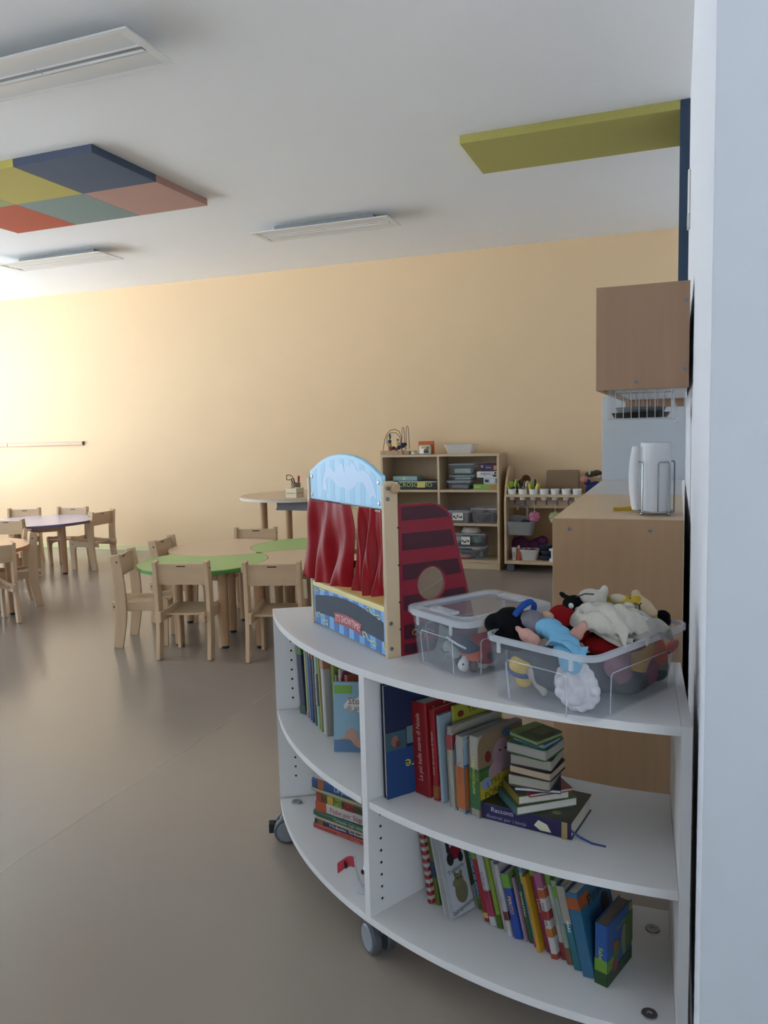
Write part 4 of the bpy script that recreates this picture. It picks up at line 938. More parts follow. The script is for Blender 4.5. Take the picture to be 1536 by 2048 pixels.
# ------------------------------------------------------------------ books
def ink(h, k=.80):
    return ''.join('%02X' % int(int(h[i:i+2], 16)*k) for i in (0, 2, 4))
def book(label, origin, axis, t_, d, h, cover, lean=0, flat=False, pages='C9C4B8', bands=(), title=None, up=False, group=None, board=False, front=(), ftitle=None, side=1, name='picture_book', tc='F2EEE4', ts=.6, fore=False, tz=.52, tw=.72):
    """spine at y=0 facing -y, thickness along x, height along z; axis = heading of the thickness (flat: of the spine)"""
    if flat:
        e1 = Vector((math.cos(axis), math.sin(axis), 0)); X = Vector((0, 0, 1)); Z = -e1; Y = Z.cross(X)
        c = Vector(origin) + X*(t_/2+.0003) + e1*h
        mt = Matrix(((X.x, Y.x, Z.x, c.x), (X.y, Y.y, Z.y, c.y), (X.z, Y.z, Z.z, c.z), (0, 0, 0, 1)))
    else:
        mt = Matrix.Translation(Vector(origin)+Vector((0, 0, abs(math.sin(lean))*t_/2+.0004))) @ Matrix.Rotation(axis, 4, 'Z') @ Matrix.Rotation(lean, 4, 'Y')
    b = thing(name, label, 'book', group=group, mat=mt)
    cm = M(ink(cover), .38, .06, 25); x = t_/2; ct = min(.0022, t_*.14)
    if board:
        MB().box(-x+ct, x-ct, .0008, d-.001, .0, h-.0, .003, 2).build('pages', M('8F8A82', .8, .12, 300, 0), b)
        mb = MB()
        for s in (-1, 1): mb.prism([(.0, 0), (d, 0), (d, h-.025), (d-.008, h-.008), (d-.025, h), (.025, h), (.008, h-.008), (0, h-.025)], min(s*x, s*(x-ct)), max(s*x, s*(x-ct)), 'x')
        mb.build('cover', cm, b)
    else:
        MB().box(-x+ct+.0002, x-ct-.0002, *((ct+.0006, d-.004) if not fore else (.004, d-ct-.0006)), .003, h-.003).build('pages', M(pages, .85, .12, 300, 0), b)
        r = min(x*.5, .004)
        out = [(-x, d), (-x, r), (-x+r*.3, r*.3), (-x+r, 0), (x-r, 0), (x-r*.3, r*.3), (x, r), (x, d), (x-ct, d), (x-ct, ct+.0002), (-x+ct, ct+.0002), (-x+ct, d)]
        if fore: out = [(px_, d-py_) for px_, py_ in out]
        MB().prism(out, 0, h, 'z').build('cover', cm, b)
    for (z0, z1, c) in bands:      # printed bands round the spine and onto the visible board
        MB().box(-x*.96, x*.96, -.0006, .0006, z0*h, z1*h).build('spine_band', M(ink(c), .4), b)
        wd = min(d*.35, .05)
        MB().box(side*x-.0004, side*x+.0006, .002, wd, z0*h, z1*h).build('cover_band', M(ink(c), .4), b)
    if title:
        s_ = min(t_*ts, .022)
        xd, yd = ((0, 0, 1), (-1, 0, 0)) if up else ((0, 0, -1), (1, 0, 0))
        text(title, s_, M(tc, .5), b, frame((0, -.0012, h*tz), xd, yd), 'spine_title', fit=h*tw)
    for f in front:                # flat print on the visible cover: (kind, args)
        k, a, c = f
        if k == 'rect': MB().box(side*x-.0003, side*x+.0007+.0002*front.index(f), a[0]*d, a[1]*d, a[2]*h, a[3]*h).build('printed_patch', M(ink(c), .4), b)
        if k == 'oval': MB().prism([(a[0]*d+a[2]*d*math.cos(q), a[1]*h+a[3]*h*math.sin(q)) for q in [2*PI*i/18 for i in range(18)]], side*x-.0003 if side > 0 else side*x-.0009-.0002*front.index(f), side*x+.0009+.0002*front.index(f) if side > 0 else side*x+.0003, 'x').build('printed_patch', M(ink(c), .4), b)
        if k == 'text':
            s, y, z, sz, tilt = a
            q = math.radians(tilt); yd = Vector((0, math.cos(q), math.sin(q))); zd = Vector((0, -math.sin(q), math.cos(q)))
            text(s, sz, M(ink(c, .9), .5), b, frame((side*(x+.0022), y*d, z*h), yd*side, zd), 'cover_title', fit=d*.9)
    return b
def row(items, start, end, axis, z, lean, dy_dir=None, group=None):
    """books side by side from start to end; each (label, t, d, h, cover, offset, kwargs)"""
    s, e_ = Vector(start), Vector(end); u = Vector((math.cos(axis), math.sin(axis))); v = Vector((-u.y, u.x))
    total = sum(i[1] for i in items)/math.cos(lean); L_ = (e_-s).length; gap = max(.0006, (L_-total)/len(items))
    run = (e_-s).normalized(); pos = s.copy()
    for lab, t_, d, h, c, off, kw in items:
        adv = t_/math.cos(lean)+gap
        p = pos + run*adv/2 + v*off; pos += run*adv
        kw = dict(kw); ln = kw.pop('lean', lean); ax = kw.pop('axis', axis)
        book(lab, (p.x, p.y, z), ax, t_, d, h, c, ln, group=group, **kw)
R_ = math.radians
G1 = 'picture books in the upper compartment beside the divider'
row([('dark navy starry book at the outer end of the upper book row', .028, .19, .228, '1B2244', -.004, dict(axis=R_(-24), bands=[(.86, 1.0, '4C7A34'), (.0, .12, '2E5A44')], front=[('oval', (.2, .6, .05, .03), 'B59A4A')])),
     ('thin pale lime book with dark spine lettering', .013, .20, .236, 'B7C07C', .0, dict(title='MILLE STORIE', tc='4A5A38', bands=[(.0, .08, 'C99AA8')])),
     ('thin light blue book next to the pale lime one', .010, .20, .228, '6E8CC0', .0, dict(title='Il mare blu', tc='DDE4F0')),
     ('dark blue book with a light blue neighbour', .016, .2, .232, '1E3468', .0, dict(bands=[(.9, 1., 'B4622E')])),
     ('thin grey violet book with an orange head', .011, .2, .232, '5B5260', .0, dict(bands=[(.9, 1.0, 'A8472E')])),
     ('mint green book with white lettering down the spine', .018, .2, .236, '8FC09A', .0, dict(title='FAVOLE E CANZONI', tc='F0F0E4', bands=[(.3, .72, '3D4A48')])),
     ('olive yellow thin book beside the mint one', .013, .2, .244, '9C8A3E', .0, dict()),
     ('white spined book with a faded orange head', .026, .2, .246, 'B7B4B0', .0, dict(bands=[(.82, 1.0, 'B5744F')])),
     ('lime green thin book next to the white spined one', .018, .2, .240, '86A033', .02, dict()),
     ('brown leopard print small book on the upper shelf', .016, .17, .2, '7A5428', .02, dict(bands=[(.0, .2, '3A2A1A')]))],
    (-1.135, 2.205), (-.925, 1.992), R_(-44), Z_M, R_(-4), group=G1)
book('maroon pink board book with rounded corners behind the elephant book', (-.905, 2.005, Z_M), R_(-34), .018, .21, .222, '9A5B72', R_(-2), board=True)
book('orange red book standing right behind the elephant book', (-.880, 1.992, Z_M), R_(-30), .016, .20, .212, 'B04A2C', R_(-1), front=[('rect', (.3, .95, .86, .94), 'CFC8BE')])
# the book whose front cover faces the room
mt = frame((-.905, 1.945, Z_M+.0004), (math.cos(R_(13)), math.sin(R_(13)), 0), (-math.sin(R_(13)), math.cos(R_(13)), 0)) @ Matrix.Rotation(R_(-5), 4, 'X')
b = thing('picture_book', 'light blue elephant and bird book titled Storie di animali, cover facing out', 'book', mat=mt)
MB().box(.0, .17, 0, .0025, 0, .2, .0008, 1).box(0, .17, .0105, .013, 0, .2, .0008, 1).box(0, .0022, .0026, .0104, 0, .2).build('cover', M('7F9FB0', .4, .1, 10), b)
MB().box(.0023, .167, .0027, .0103, .003, .197).build('pages', paper_white, b)
MB().box(.0, .17, -.0005, .0002, .001, .035).build('printed_patch', M('4E6C8C', .4), b)
MB().box(.003, .055, -.0006, .0002, .168, .192).build('printed_patch', M('6E9A3C', .4), b)
MB().prism([(.03, .135), (.045, .155), (.06, .150), (.075, .162), (.1, .155), (.12, .165), (.165, .16), (.165, .118), (.14, .11), (.12, .122), (.1, .106), (.08, .112), (.06, .122), (.045, .118), (.03, .128)], -.0009, -.0001, 'y').build('printed_cloud', M('C9C6C2', .4), b)
text('Storie', .026, M('7A3E34', .5), b, frame((.074, -.0014, .146), (1, 0, 0), (0, 0, 1)), 'cover_title')
text('di animali', .022, M('7A3E34', .5), b, frame((.079, -.0014, .127), (1, 0, 0), (0, 0, 1)), 'cover_title')
text('Bruno Tini', .009, M('33404C', .5), b, frame((.10, -.0014, .183), (1, 0, 0), (0, 0, 1)), 'cover_title')
MB().prism([(.01, .034), (.03, .04), (.035, .06), (.05, .07), (.065, .06), (.075, .035), (.09, .02), (.075, .012), (.06, .02), (.045, .04), (.03, .045)], -.0009, -.0001, 'y').build('printed_bird', M('B08A78', .4), b)
MB().prism([(.095+.03*math.cos(q)+.03, .075+.045*math.sin(q)) for q in [2*PI*i/24 for i in range(24)]], -.0008, -.0001, 'y').build('printed_elephant', M('96818A', .4), b)
# stack lying in the lower outer compartment, spines to the room
G2 = 'books lying in the low stack on the bottom board'
stk = [('red book at the bottom of the low stack', .017, .25, .19, 'B03A2E', 'Racconti del bosco', 'D97A66', [], 0, 0), ('dark navy book with white spine lettering near the bottom of the low stack', .015, .24, .19, '1C2C54', 'E Tu Bambino   The Beautiful Song', 'E8E8EE', [(.86, .95, '8A6A2E')], .006, 1),
       ('cream book between the navy and the dark green ones', .008, .225, .18, 'B8A882', None, 'FFFFFF', [], .012, -1), ('dark green book under the white fairy tale book', .017, .245, .19, '2F5E4A', 'Carnevale degli animali', 'A9C4B4', [], .002, 0),
       ('white book titled Fiabe per Sognare in the low stack', .032, .235, .19, 'CFCBC6', 'Fiabe per Sognare', '8E2A34', [(.82, 1.0, 'C2562A')], .012, 1), ('dark patchwork spined book in the middle of the low stack', .028, .225, .18, '5C4A22', 'PORCELLINI', '1C1A16', [(.05, .2, '3E7FB0'), (.35, .5, 'A83226'), (.55, .68, '8FA63A'), (.7, .8, 'C9A63A'), (.9, 1., 'A8402A')], .016, 0),
       ('thin cream green book in the upper part of the low stack', .010, .245, .19, 'A9A886', None, 'FFFFFF', [], -.004, -1), ('blue book with an orange band near the top of the low stack', .030, .24, .19, '2A5590', 'Le più belle', 'AFC6DE', [(.80, .90, 'B8642E')], .0, 1),
       ('white and pink lettered book near the top of the low stack', .018, .225, .18, 'C6BEC0', 'FIABE', '33262E', [(.5, .7, 'A86A90')], .01, 0), ('thin white book with a red tab in the low stack', .012, .21, .17, 'C9C4C0', None, 'FFFFFF', [(.85, 1.0, 'B02A30')], .02, 1), ('dark slate book on top of the low stack', .010, .235, .18, '3C4458', None, 'FFFFFF', [], .0, -1)]
zc = Z_B
for lab, th, h, d, c, ti, tc, bd, dx, yaw in stk:
    e1 = Vector((math.cos(R_(-16)), math.sin(R_(-16))))
    o = Vector((-1.036, 2.057))+e1*dx
    book(lab, (o.x, o.y, zc), R_(-16+yaw), th, d, h, c, flat=True, title=ti, tc=tc, bands=bd, group=G2, side=1, ts=.75, tz=.42, tw=.66)
    zc += th+.0004
# red flag toy by the divider
t = thing('flag_toy', 'small grey toy pole with a red flag by the divider on the bottom board', 'toy', (-.766, 1.800, Z_B))
MB().lathe([(0, 0), (.022, 0), (.024, .004), (.012, .008), (0, .008)], 20).build('base', M('B9BDC2', .3), t, True)
MB().tube([(.0, 0, .006), (-.012, 0, .03), (-.020, 0, .06), (-.022, 0, .09)], .0028, 8).tube([(.01, .0, .006), (.012, .0, .05)], .003, 8).build('pole', M('A9AEB4', .3), t, True)
fl = cloth('flag', M('A82A38', .5), t, lambda a, b: (-.022-.042*a, .003*math.sin(5*a)-.018*a, .088-.03*b+.006*math.sin(4*a)-.008*a), 10, 6, .0016)
MB().lathe([(.010, 0), (.010, .0008), (0, .0008)], 20, Matrix.Translation((-.044, -.0125, .070)) @ Matrix.Rotation(R_(65), 4, 'Z') @ Matrix.Rotation(PI/2, 4, 'Y') @ Matrix.Rotation(PI, 4, 'X')).build('emblem', M('2A1A1E', .5), t)
MB().ball((.016, .0, .062), .016, 3).build('head', M('A6ABB0', .15, metal=.7), t, True)
MB().ball((.006, -.010, .058), .007, 2).build('lens', black, t, True)
# upper right compartment
book('large navy and blue sea book leaning on the divider', (-.665, 1.724, Z_M), R_(-38.5), .017, .235, .288, '12214A', R_(-1.0), pages='BDB8AE', fore=True,
     front=[('rect', (.0, 1.0, .0, .42), '1F4684'), ('rect', (.0, .25, .42, .58), '3F6474'), ('rect', (.26, .42, .45, .60), '6F8A90'), ('oval', (.11, .50, .045, .05), 'A0705A'), ('oval', (.15, .47, .03, .03), '7A3A34'), ('oval', (.36, .53, .03, .05), '8A4A3E'), ('text', ('mare', .40, .27, .040, 180), 'CFC24A')])
G3 = 'story books standing in the upper compartment of the shelf'
row([('thick red Christmas story book with white snow dots', .056, .19, .236, '9A1A1E', .0, dict(title='Le più belle storie di Natale', up=True, tc='D8B0A8', ts=.45, lean=R_(-3.5), front=[('oval', (.15, .93, .03, .02), 'E4D8D0'), ('oval', (.35, .96, .02, .014), 'C9A080')])),
     ('slim red carol book next to the thick red one', .017, .19, .228, 'A31C24', .0, dict(title='Canti del camino di Natale', up=True, tc='E0B0B0', lean=R_(-3.5), bands=[(.03, .16, 'B06A34')])),
     ('pale blue spined thin book in the upper compartment', .009, .19, .218, 'A9BCCB', .0, dict(title='FIABE', tc='55707A', up=True, lean=R_(-3.5))),
     ('yellow book titled Tommi set back behind the worn one', .009, .17, .236, 'B5B03E', .035, dict(lean=R_(-3.5), front=[('text', ('Tommi', .5, .93, .026, 8), '5A3020'), ('oval', (.14, .9, .06, .035), '7A2E26')])),
     ('worn cream board book with a red corner', .018, .17, .200, 'B5AE9C', -.004, dict(board=True, lean=R_(-3), bands=[(.72, .90, 'A83238')])),
     ('board book with an orange spine and a blue yellow cover', .030, .165, .186, '3A6FA0', -.008, dict(board=True, lean=R_(-2), axis=R_(-30), bands=[(.05, .60, 'BE6A2E')], title='IL GATTO', tc='7A3418', ts=.4, front=[('rect', (.0, .9, .64, .97), '9CB4C8'), ('rect', (.25, 1., .32, .50), 'C9B92E'), ('rect', (.25, 1., .06, .24), 'C9B92E'), ('rect', (.3, 1., .24, .32), 'A85A2A'), ('text', ('IL', .42, .41, .028, 12), '2A2418'), ('text', ('GATTO', .6, .15, .028, 12), '2A2418')])),
     ('board book I TRE PORCELLINI with a green spine and pigs on the cover', .030, .17, .194, '9A7F60', -.004, dict(board=True, lean=R_(-1.5), axis=R_(-28), bands=[(.10, .60, '2F6A3C'), (.46, .56, '6FA04A')], title='I TRE PORCELLINI', tc='B9C23E', ts=.38,
          front=[('oval', (.5, .68, .2, .20), 'B58E98'), ('oval', (.75, .52, .2, .2), 'AC8592'), ('oval', (.34, .5, .14, .12), 'BC95A0'), ('oval', (.2, .72, .06, .07), '7A2A30'), ('oval', (.62, .93, .1, .05), '4E7AA8'), ('rect', (.02, 1., .22, .45), 'C2AE2C'), ('oval', (.15, .4, .12, .07), '8A9CC0'), ('text', ('I TRE', .30, .385, .022, 10), '2A2418'), ('text', ('PORCELLINI', .48, .29, .024, 8), '2A2418'), ('oval', (.45, .74, .025, .012), '2A1E22'), ('oval', (.57, .74, .025, .012), '2A1E22')]))],
    (-.612, 1.778), (-.414, 1.699), R_(-30), Z_M, R_(-3), group=G3)
# lying stack: big navy book below, small books above
nb_ = book('big dark blue book Racconti illustrati per i bimbi lying under the small books', (-.418, 1.7005, Z_M), R_(-10.5), .040, .155, .215, '1F1A4E', flat=True, pages='BFB9A8', bands=[(.04, .10, 'A8905A')],
           front=[('rect', (.0, 1.0, .0, 1.0), '3B3A2C'), ('oval', (.2, .2, .06, .05), '8A8A4E'), ('oval', (.5, .15, .12, .06), '6A5A3C')])
text('Racconti', .016, M('B5AFC4', .5), nb_, frame((.008, -.0012, .162), (0, 0, -1), (1, 0, 0)), 'spine_title')
text('illustrati per i bimbi', .0125, M('8E88A8', .5), nb_, frame((-.009, -.0012, .152), (0, 0, -1), (1, 0, 0)), 'spine_title', fit=.11)
ob = MB(); ob.prism([(-.012, .045), (.004, .055), (.010, .075), (-.004, .085), (-.013, .07)], -.0013, -.0001, 'y'); ob.build('printed_patch', M('B4B49A', .4), nb_)
rbn = thing('bookmark_ribbon', 'blue ribbon bookmark hanging from the big dark blue book onto the shelf', 'ribbon', (-.207, 1.662, Z_M))
MB().prism([(0, .022), (.02, .010), (.045, .002), (.075, .0006), (.075, .0012), (.045, .0035), (.02, .013), (0, .025)], -.003, .003, 'y', 0, Matrix.Rotation(R_(-2), 4, 'Z')).build('ribbon', M('24407E', .4), rbn)
G4 = 'little books stacked on the big dark blue book'
zc = Z_M+.0415
def lit(label, cx, cy, yaw, s1, s2, th, cover, pages='A59F94', board=True, patches=(), spine=None):
    """little book lying flat: spine along its local +y side on the far left"""
    global zc
    b = thing('little_book', label, 'book', (cx, cy, zc), R_(yaw), G4); ct = .0016
    MB().box(-s1/2+.0012, s1/2-.0012, -s2/2+.0012, s2/2-.0012, ct, th-ct, .003 if board else .0005, 2).build('pages', M(ink(pages, .88), .85, .1, 300), b)
    mb = MB(); r = .010 if board else .001
    def rr():
        P = []
        for x, y, a in ((s1/2-r, s2/2-r, 0), (-s1/2+r, s2/2-r, 90), (-s1/2+r, -s2/2+r, 180), (s1/2-r, -s2/2+r, 270)): P += arc(x, y, r, a, a+90, 4)
        return P
    mb.prism(rr(), 0, ct, 'z').prism(rr(), th-ct, th, 'z'); mb.build('cover', M(ink(cover), .4, .15, 30), b)
    MB().box(-s1/2-.0006, -s1/2+.0009, -s2/2+r, s2/2-r, .0, th).build('spine', M(ink(spine or cover), .4), b)
    for k, (a, c, e, f, col) in enumerate(patches): MB().box(a*s1, c*s1, e*s2, f*s2, th-.0002, th+.0005+.0002*k).build('printed_patch', M(ink(col), .4), b)
    zc += th+.0009
lit('green covered little book with white pages at the bottom of the little stack', -.295, 1.745, 36, .150, .105, .020, '5E7A52', 'D2CFC6', False, spine='3E6A70')
lit('little white paged book second from the bottom of the little stack', -.298, 1.742, 33, .122, .098, .020, '6E7A50', 'CFCBC2', False, spine='8A7A30')
lit('thin red little book in the little stack', -.280, 1.735, 35, .105, .09, .008, '9A2E28', 'B8B0A4', False)
lit('thin navy little book in the little stack', -.290, 1.735, 8, .102, .112, .009, '1E2448', 'C9C6C6', False)
lit('grey edged board book above the navy one', -.296, 1.722, -6, .098, .10, .026, '6A6458', '9C968A')
lit('beige edged board book with a black cover', -.288, 1.716, -14, .100, .094, .020, '1D1A1A', 'B09A82')
lit('grey board book in the middle of the little stack', -.290, 1.716, -9, .098, .09, .026, '3A2A28', '938D82')
lit('green covered thick board book near the top of the little stack', -.292, 1.712, -18, .100, .095, .026, '2F6A2C', '98928A', patches=[(-.1, .25, -.5, -.1, '6FA04A')])
lit('thin blue and green little book second from the top', -.288, 1.705, -24, .085, .07, .010, '2A72B4', '9A958C', patches=[(-.1, .2, -.5, .5, '7FA83E')])
lit('green square little book with an orange edge on top of the stack', -.289, 1.702, -32, .084, .09, .011, '3E5A34', '7E8A5A', patches=[(-.5, -.2, -.5, .5, '5F8A38'), (-.15, .4, -.3, .3, '2A3A26'), (-.1, .3, -.1, .42, '57603A')], spine='B0602E')
# lower right compartment: leaning row
G5 = 'children books leaning in a row on the bottom board'
book('white book edged with red squares at the divider end of the leaning row', (-.578, 1.793, Z_B), R_(-26), .013, .15, .208, 'C9C6C2', R_(-9), group=G5, bands=[(k/10+.01, k/10+.06, 'A8242A') for k in range(10)])
book('olive green book behind the red squared one', (-.559, 1.796, Z_B), R_(-26), .015, .15, .204, '6E7E2A', R_(-9), group=G5, bands=[(.35, .55, '2E4A6A')])
book('white tractor and hippo book with its cover turned to the room', (-.516, 1.745, Z_B), R_(-30), .024, .085, .206, 'CDD2DA', R_(-15), pages='8C8A86', fore=True, group=G5,
     front=[('rect', (.0, .14, .0, .97), 'C2C6CC'), ('oval', (.80, .93, .18, .09), '6A5A86'), ('oval', (.60, .72, .26, .085), '8E1C28'), ('oval', (.38, .66, .13, .075), '22262E'), ('oval', (.78, .64, .10, .06), '22262E'), ('rect', (.3, .42, .74, .9), '2A2E36'), ('text', ('Trattore', .50, .53, .016, 8), '22242A'), ('oval', (.58, .26, .24, .14), '7E7858'), ('oval', (.56, .40, .17, .07), '857F5E'), ('oval', (.42, .37, .12, .045), '8C8666'), ('oval', (.68, .47, .04, .025), '7E7858'), ('oval', (.44, .47, .04, .025), '7E7858'), ('oval', (.50, .42, .025, .012), '26241C'), ('oval', (.62, .42, .025, .012), '26241C'), ('text', ('Ippopotamo', .56, .08, .016, 8), '22242A')])
row([('dark blue animal encyclopedia with a white spine line', .018, .15, .190, '1E4A86', .03, dict(title='ENCICLOPEDIA DEI ANIMALI', tc='C9D4E4', bands=[(.0, .18, '5E8A34')])),
     ('blue green thin book with a spotted spine', .012, .14, .180, '3E6E5A', .02, dict(bands=[(.4, .6, '8FB0C4'), (.7, .85, '9AA83E')])),
     ('red thin book with a green head in the leaning row', .015, .14, .184, 'A01E2C', .0, dict(bands=[(.84, 1.0, '6FA03A'), (.05, .12, 'C9B06A')])),
     ('white spined book of first stories in the leaning row', .017, .14, .190, 'C4C4C8', -.004, dict(title='Le Prime Storie', tc='26262C', bands=[(.12, .45, 'A82A4A')])),
     ('lime green grass patterned thin book in the leaning row', .014, .14, .188, '7E9A2A', .0, dict(bands=[(.0, .18, '4A6A20')])),
     ('grey white narrow book with faint lettering', .012, .14, .172, 'A9A6A2', .0, dict(title='Il paese dei sogni', tc='55525A')),
     ('white narrow book with a dark red figure near the foot', .012, .14, .172, 'BCB9BC', -.008, dict(bands=[(.22, .34, '6A2430')], title='Canti', tc='46424C')),
     ('royal blue book with coloured letters PERITO', .022, .14, .156, '1F47A0', -.006, dict(title='PERITO', tc='E0B04A', bands=[(.78, 1.0, '6FA03A')])),
     ('very thin pink book in the leaning row', .006, .14, .152, 'B08A9C', .0, dict()),
     ('dark green story book with white lettering in the leaning row', .014, .14, .178, '2C4A2C', .004, dict(title='Chi trova è bravo', tc='C9D4BE')),
     ('thin sky blue book beside the dark green one', .009, .14, .186, '4E86A8', .0, dict(bands=[(.0, .12, 'A03A6A'), (.8, .94, 'B9B26A')])),
     ('golden yellow thin book in the leaning row', .011, .14, .176, 'C49420', -.012, dict(title='Sotto il sole', tc='5A3A18')),
     ('pink magenta book titled Il bosco', .017, .14, .208, '96285E', .004, dict(title='Il bosco', tc='D8B46A', bands=[(.85, 1.0, '6FA03A')])),
     ('white and orange striped book titled Tutta la', .016, .14, .198, 'C6C2BE', -.008, dict(title='Tutta la storia', tc='3A2A28', bands=[(.70, .8, 'B4562A'), (.82, 1.0, 'A8587E'), (.45, .55, 'A03428'), (.25, .35, 'B4702E'), (.0, .06, 'A0402E')])),
     ('white book with a green head beside the striped one', .013, .14, .198, 'BFC0BC', .006, dict(title='CONTEGGIO', tc='33363A', bands=[(.86, 1.0, '6FA03A'), (.0, .2, '8E2E38')])),
     ('pale grey green book with a white top edge', .015, .14, .190, '8E9C8E', .0, dict(title='Attimi', tc='3E6A94', bands=[(.80, .93, '6FA03A'), (.0, .2, '7A5238')])),
     ('teal sea book titled MARE with a worn spine', .020, .14, .188, '1F6A78', -.006, dict(title='MARE', tc='D4E0DE', bands=[(.55, 1.0, 'A8A296')], ts=.5)),
     ('blue pirate book with an orange band on the spine', .030, .145, .186, '2F6A8E', -.012, dict(bands=[(.80, .94, 'A8501E')], front=[('text', ('Pirati', .5, .84, .036, 10), '16181C'), ('oval', (.75, .62, .13, .14), '121418'), ('rect', (.5, .95, .78, .82), '2F6A8E')]))],
    (-.468, 1.788), (-.147, 1.648), R_(-20), Z_B, R_(-13.5), group=G5)
book('thick blue and green fairy tale board book standing upright at the end of the row', (-.140, 1.634, Z_B), R_(-20), .030, .128, .140, '2456A0', 0, board=False, pages='6E6252', bands=[(.0, .22, '2A4A22'), (.22, .42, '6E9A2E')], title='fiabe', tc='9AA83E', ts=.5,
     front=[('rect', (.0, 1., .0, .2), '2C4A26'), ('oval', (.35, .45, .14, .16), '4E7A2E'), ('oval', (.3, .55, .08, .08), 'A85A30'), ('oval', (.68, .48, .12, .25), '8C8A68'), ('oval', (.3, .24, .1, .1), 'A03A5A'), ('oval', (.92, .92, .07, .06), 'B59A2E'), ('rect', (.7, 1., .3, .85), '4E7430'), ('text', ('Fiabe', .5, .82, .022, 10), '8A9A3E')])

# ------------------------------------------------------------------ lidded toy box and open puppet box on the shelf
BL = (-.452, 1.845, Z_T+.0003); BL_R = R_(-35)
storage_box('lidded_toy_box', 'clear plastic toy box with its lid on, beside the puppet theatre', BL, .225, .29, .135, BL_R, True, rad=.03, taper=.90)
BR = (-.176, 1.700, Z_T+.0003); BR_R = R_(-28)
storage_box('puppet_box', 'open clear plastic box heaped with hand puppets at the shelf end', BR, .280, .385, .138, BR_R, False, rad=.035, taper=.92)
GP = 'hand puppets heaped in the open box'
def local(o, r): 
    R = Matrix.Rotation(r, 4, 'Z'); R.translation = Vector(o); return R
MR, ML = local(BR, BR_R), local(BL, BL_R)
def puppet(name, label, p, rz=0, box=MR, group=GP, cat='puppet'):
    return thing(name, label, cat, (box @ Vector(p)), (BR_R if box is MR else BL_R)+R_(rz), group)
felt = lambda c: M(c, .95, .12, 120, .25, spec=.1)
# lower layer seen through the walls
t = puppet('bee_puppet', 'yellow puppet with a blue band pressed against the box wall', (-.082, -.128, .052))
blob('body', felt('C2A44E'), t, [((0, 0, .012), (.026, .026, .028)), ((.006, .004, -.018), (.02, .02, .018)), ((0, .01, .02), (.03, .026, .014))])
MB().lathe([(.0275, -.004), (.0285, .0), (.0275, .004)], 28, Matrix.Rotation(R_(14), 4, 'Y'), ).build('band', felt('2C4C7E'), t, True)
t = puppet('mouse_puppet', 'pale grey pointed puppet beside the yellow banded one', (-.038, -.118, .036))
blob('body', felt('A39C94'), t, [((-.015, 0, .016), (.022, .02, .018), (0, .6, 0)), ((.0, 0, .002), (.016, .015, .022)), ((.012, -.004, -.012), (.010, .010, .018))])
t = puppet('dark_cloth', 'dark grey cloth filling the near corner of the open box', (-.055, -.06, .055), cat='cloth')
blob('cloth', felt('3A3D44'), t, [((0, 0, 0), (.055, .05, .045)), ((-.02, -.05, .035), (.05, .035, .02)), ((.03, -.03, .0), (.05, .05, .045))], .007)
t = puppet('sheep_puppet', 'white curly sheep puppet in the near corner of the open box', (.062, -.128, .052))
rnd = random.Random(4)
blob('fleece', felt('C9C6CC'), t, [((0, 0, 0), (.042, .032, .042))] + [((.040*math.cos(q), -.004*math.sin(3*q), .040*math.sin(q)), .013) for q in [2*PI*i/15 for i in range(15)]] + [((.022*math.cos(q), -.026, .022*math.sin(q)), .014) for q in [2*PI*i/7 for i in range(7)]], .003, 1)
blob('face', felt('8A7C88'), t, [((-.043, .0, -.002), (.012, .014, .02)), ((-.040, 0, -.024), (.010, .01, .012))], .003)
t = puppet('brown_puppet', 'dark brown puppet in the middle of the open box floor', (.03, .0, .045))
blob('body', felt('2E2A30'), t, [((0, 0, 0), (.07, .07, .042)), ((.05, .02, -.01), (.05, .06, .03))], .008)
t = puppet('magenta_cloth', 'magenta cloth at the bottom of the open box', (.086, .060, .026), cat='cloth')
blob('cloth', felt('7E2440'), t, [((0, 0, 0), (.026, .075, .022)), ((.004, .03, .018), (.02, .045, .015))], .005)
t = puppet('yellow_cloth', 'ochre yellow puppet dress behind the box wall', (.090, .060, .075), cat='puppet')
blob('dress', felt('B5862A'), t, [((0, 0, 0), (.022, .045, .026), (.5, 0, 0)), ((.004, -.02, -.018), (.02, .03, .02)), ((.0, .02, .02), (.02, .03, .018))], .005)
t = puppet('orange_puppet', 'orange puppet body behind the ochre dress', (.088, .128, .072))
blob('body', felt('C4562A'), t, [((0, -.005, .01), (.022, .034, .03)), ((.0, .01, -.012), (.022, .026, .022))], .005)
blob('arm', felt('A8463A'), t, [((.01, .052, .005), (.012, .03, .011), (.35, 0, 0))], .004)
t = puppet('grey_puppet', 'grey puppet arm near the far corner of the open box', (.090, .150, .03))
blob('arm', felt('8C8880'), t, [((0, 0, .012), (.016, .018, .032), (.4, 0, 0)), ((0, -.012, -.008), (.014, .018, .016))], .004)
t = puppet('green_puppet', 'dark green puppet at the bottom far corner of the open box', (.088, .148, .0225))
o = None
bpy.data.objects.remove(t)
t = puppet('green_puppet', 'dark green puppet at the far bottom corner of the open box', (.075, .112, .022))
blob('body', felt('27382C'), t, [((.008, .03, .0), (.024, .030, .018)), ((.014, .05, .012), (.012, .014, .012))], .004)
t = puppet('pink_puppet', 'dusty pink puppet behind the box wall under the red cloth', (.092, -.03, .072))
blob('body', felt('7C5560'), t, [((0, 0, .01), (.02, .045, .03)), ((0, .02, -.02), (.02, .03, .02))], .006)
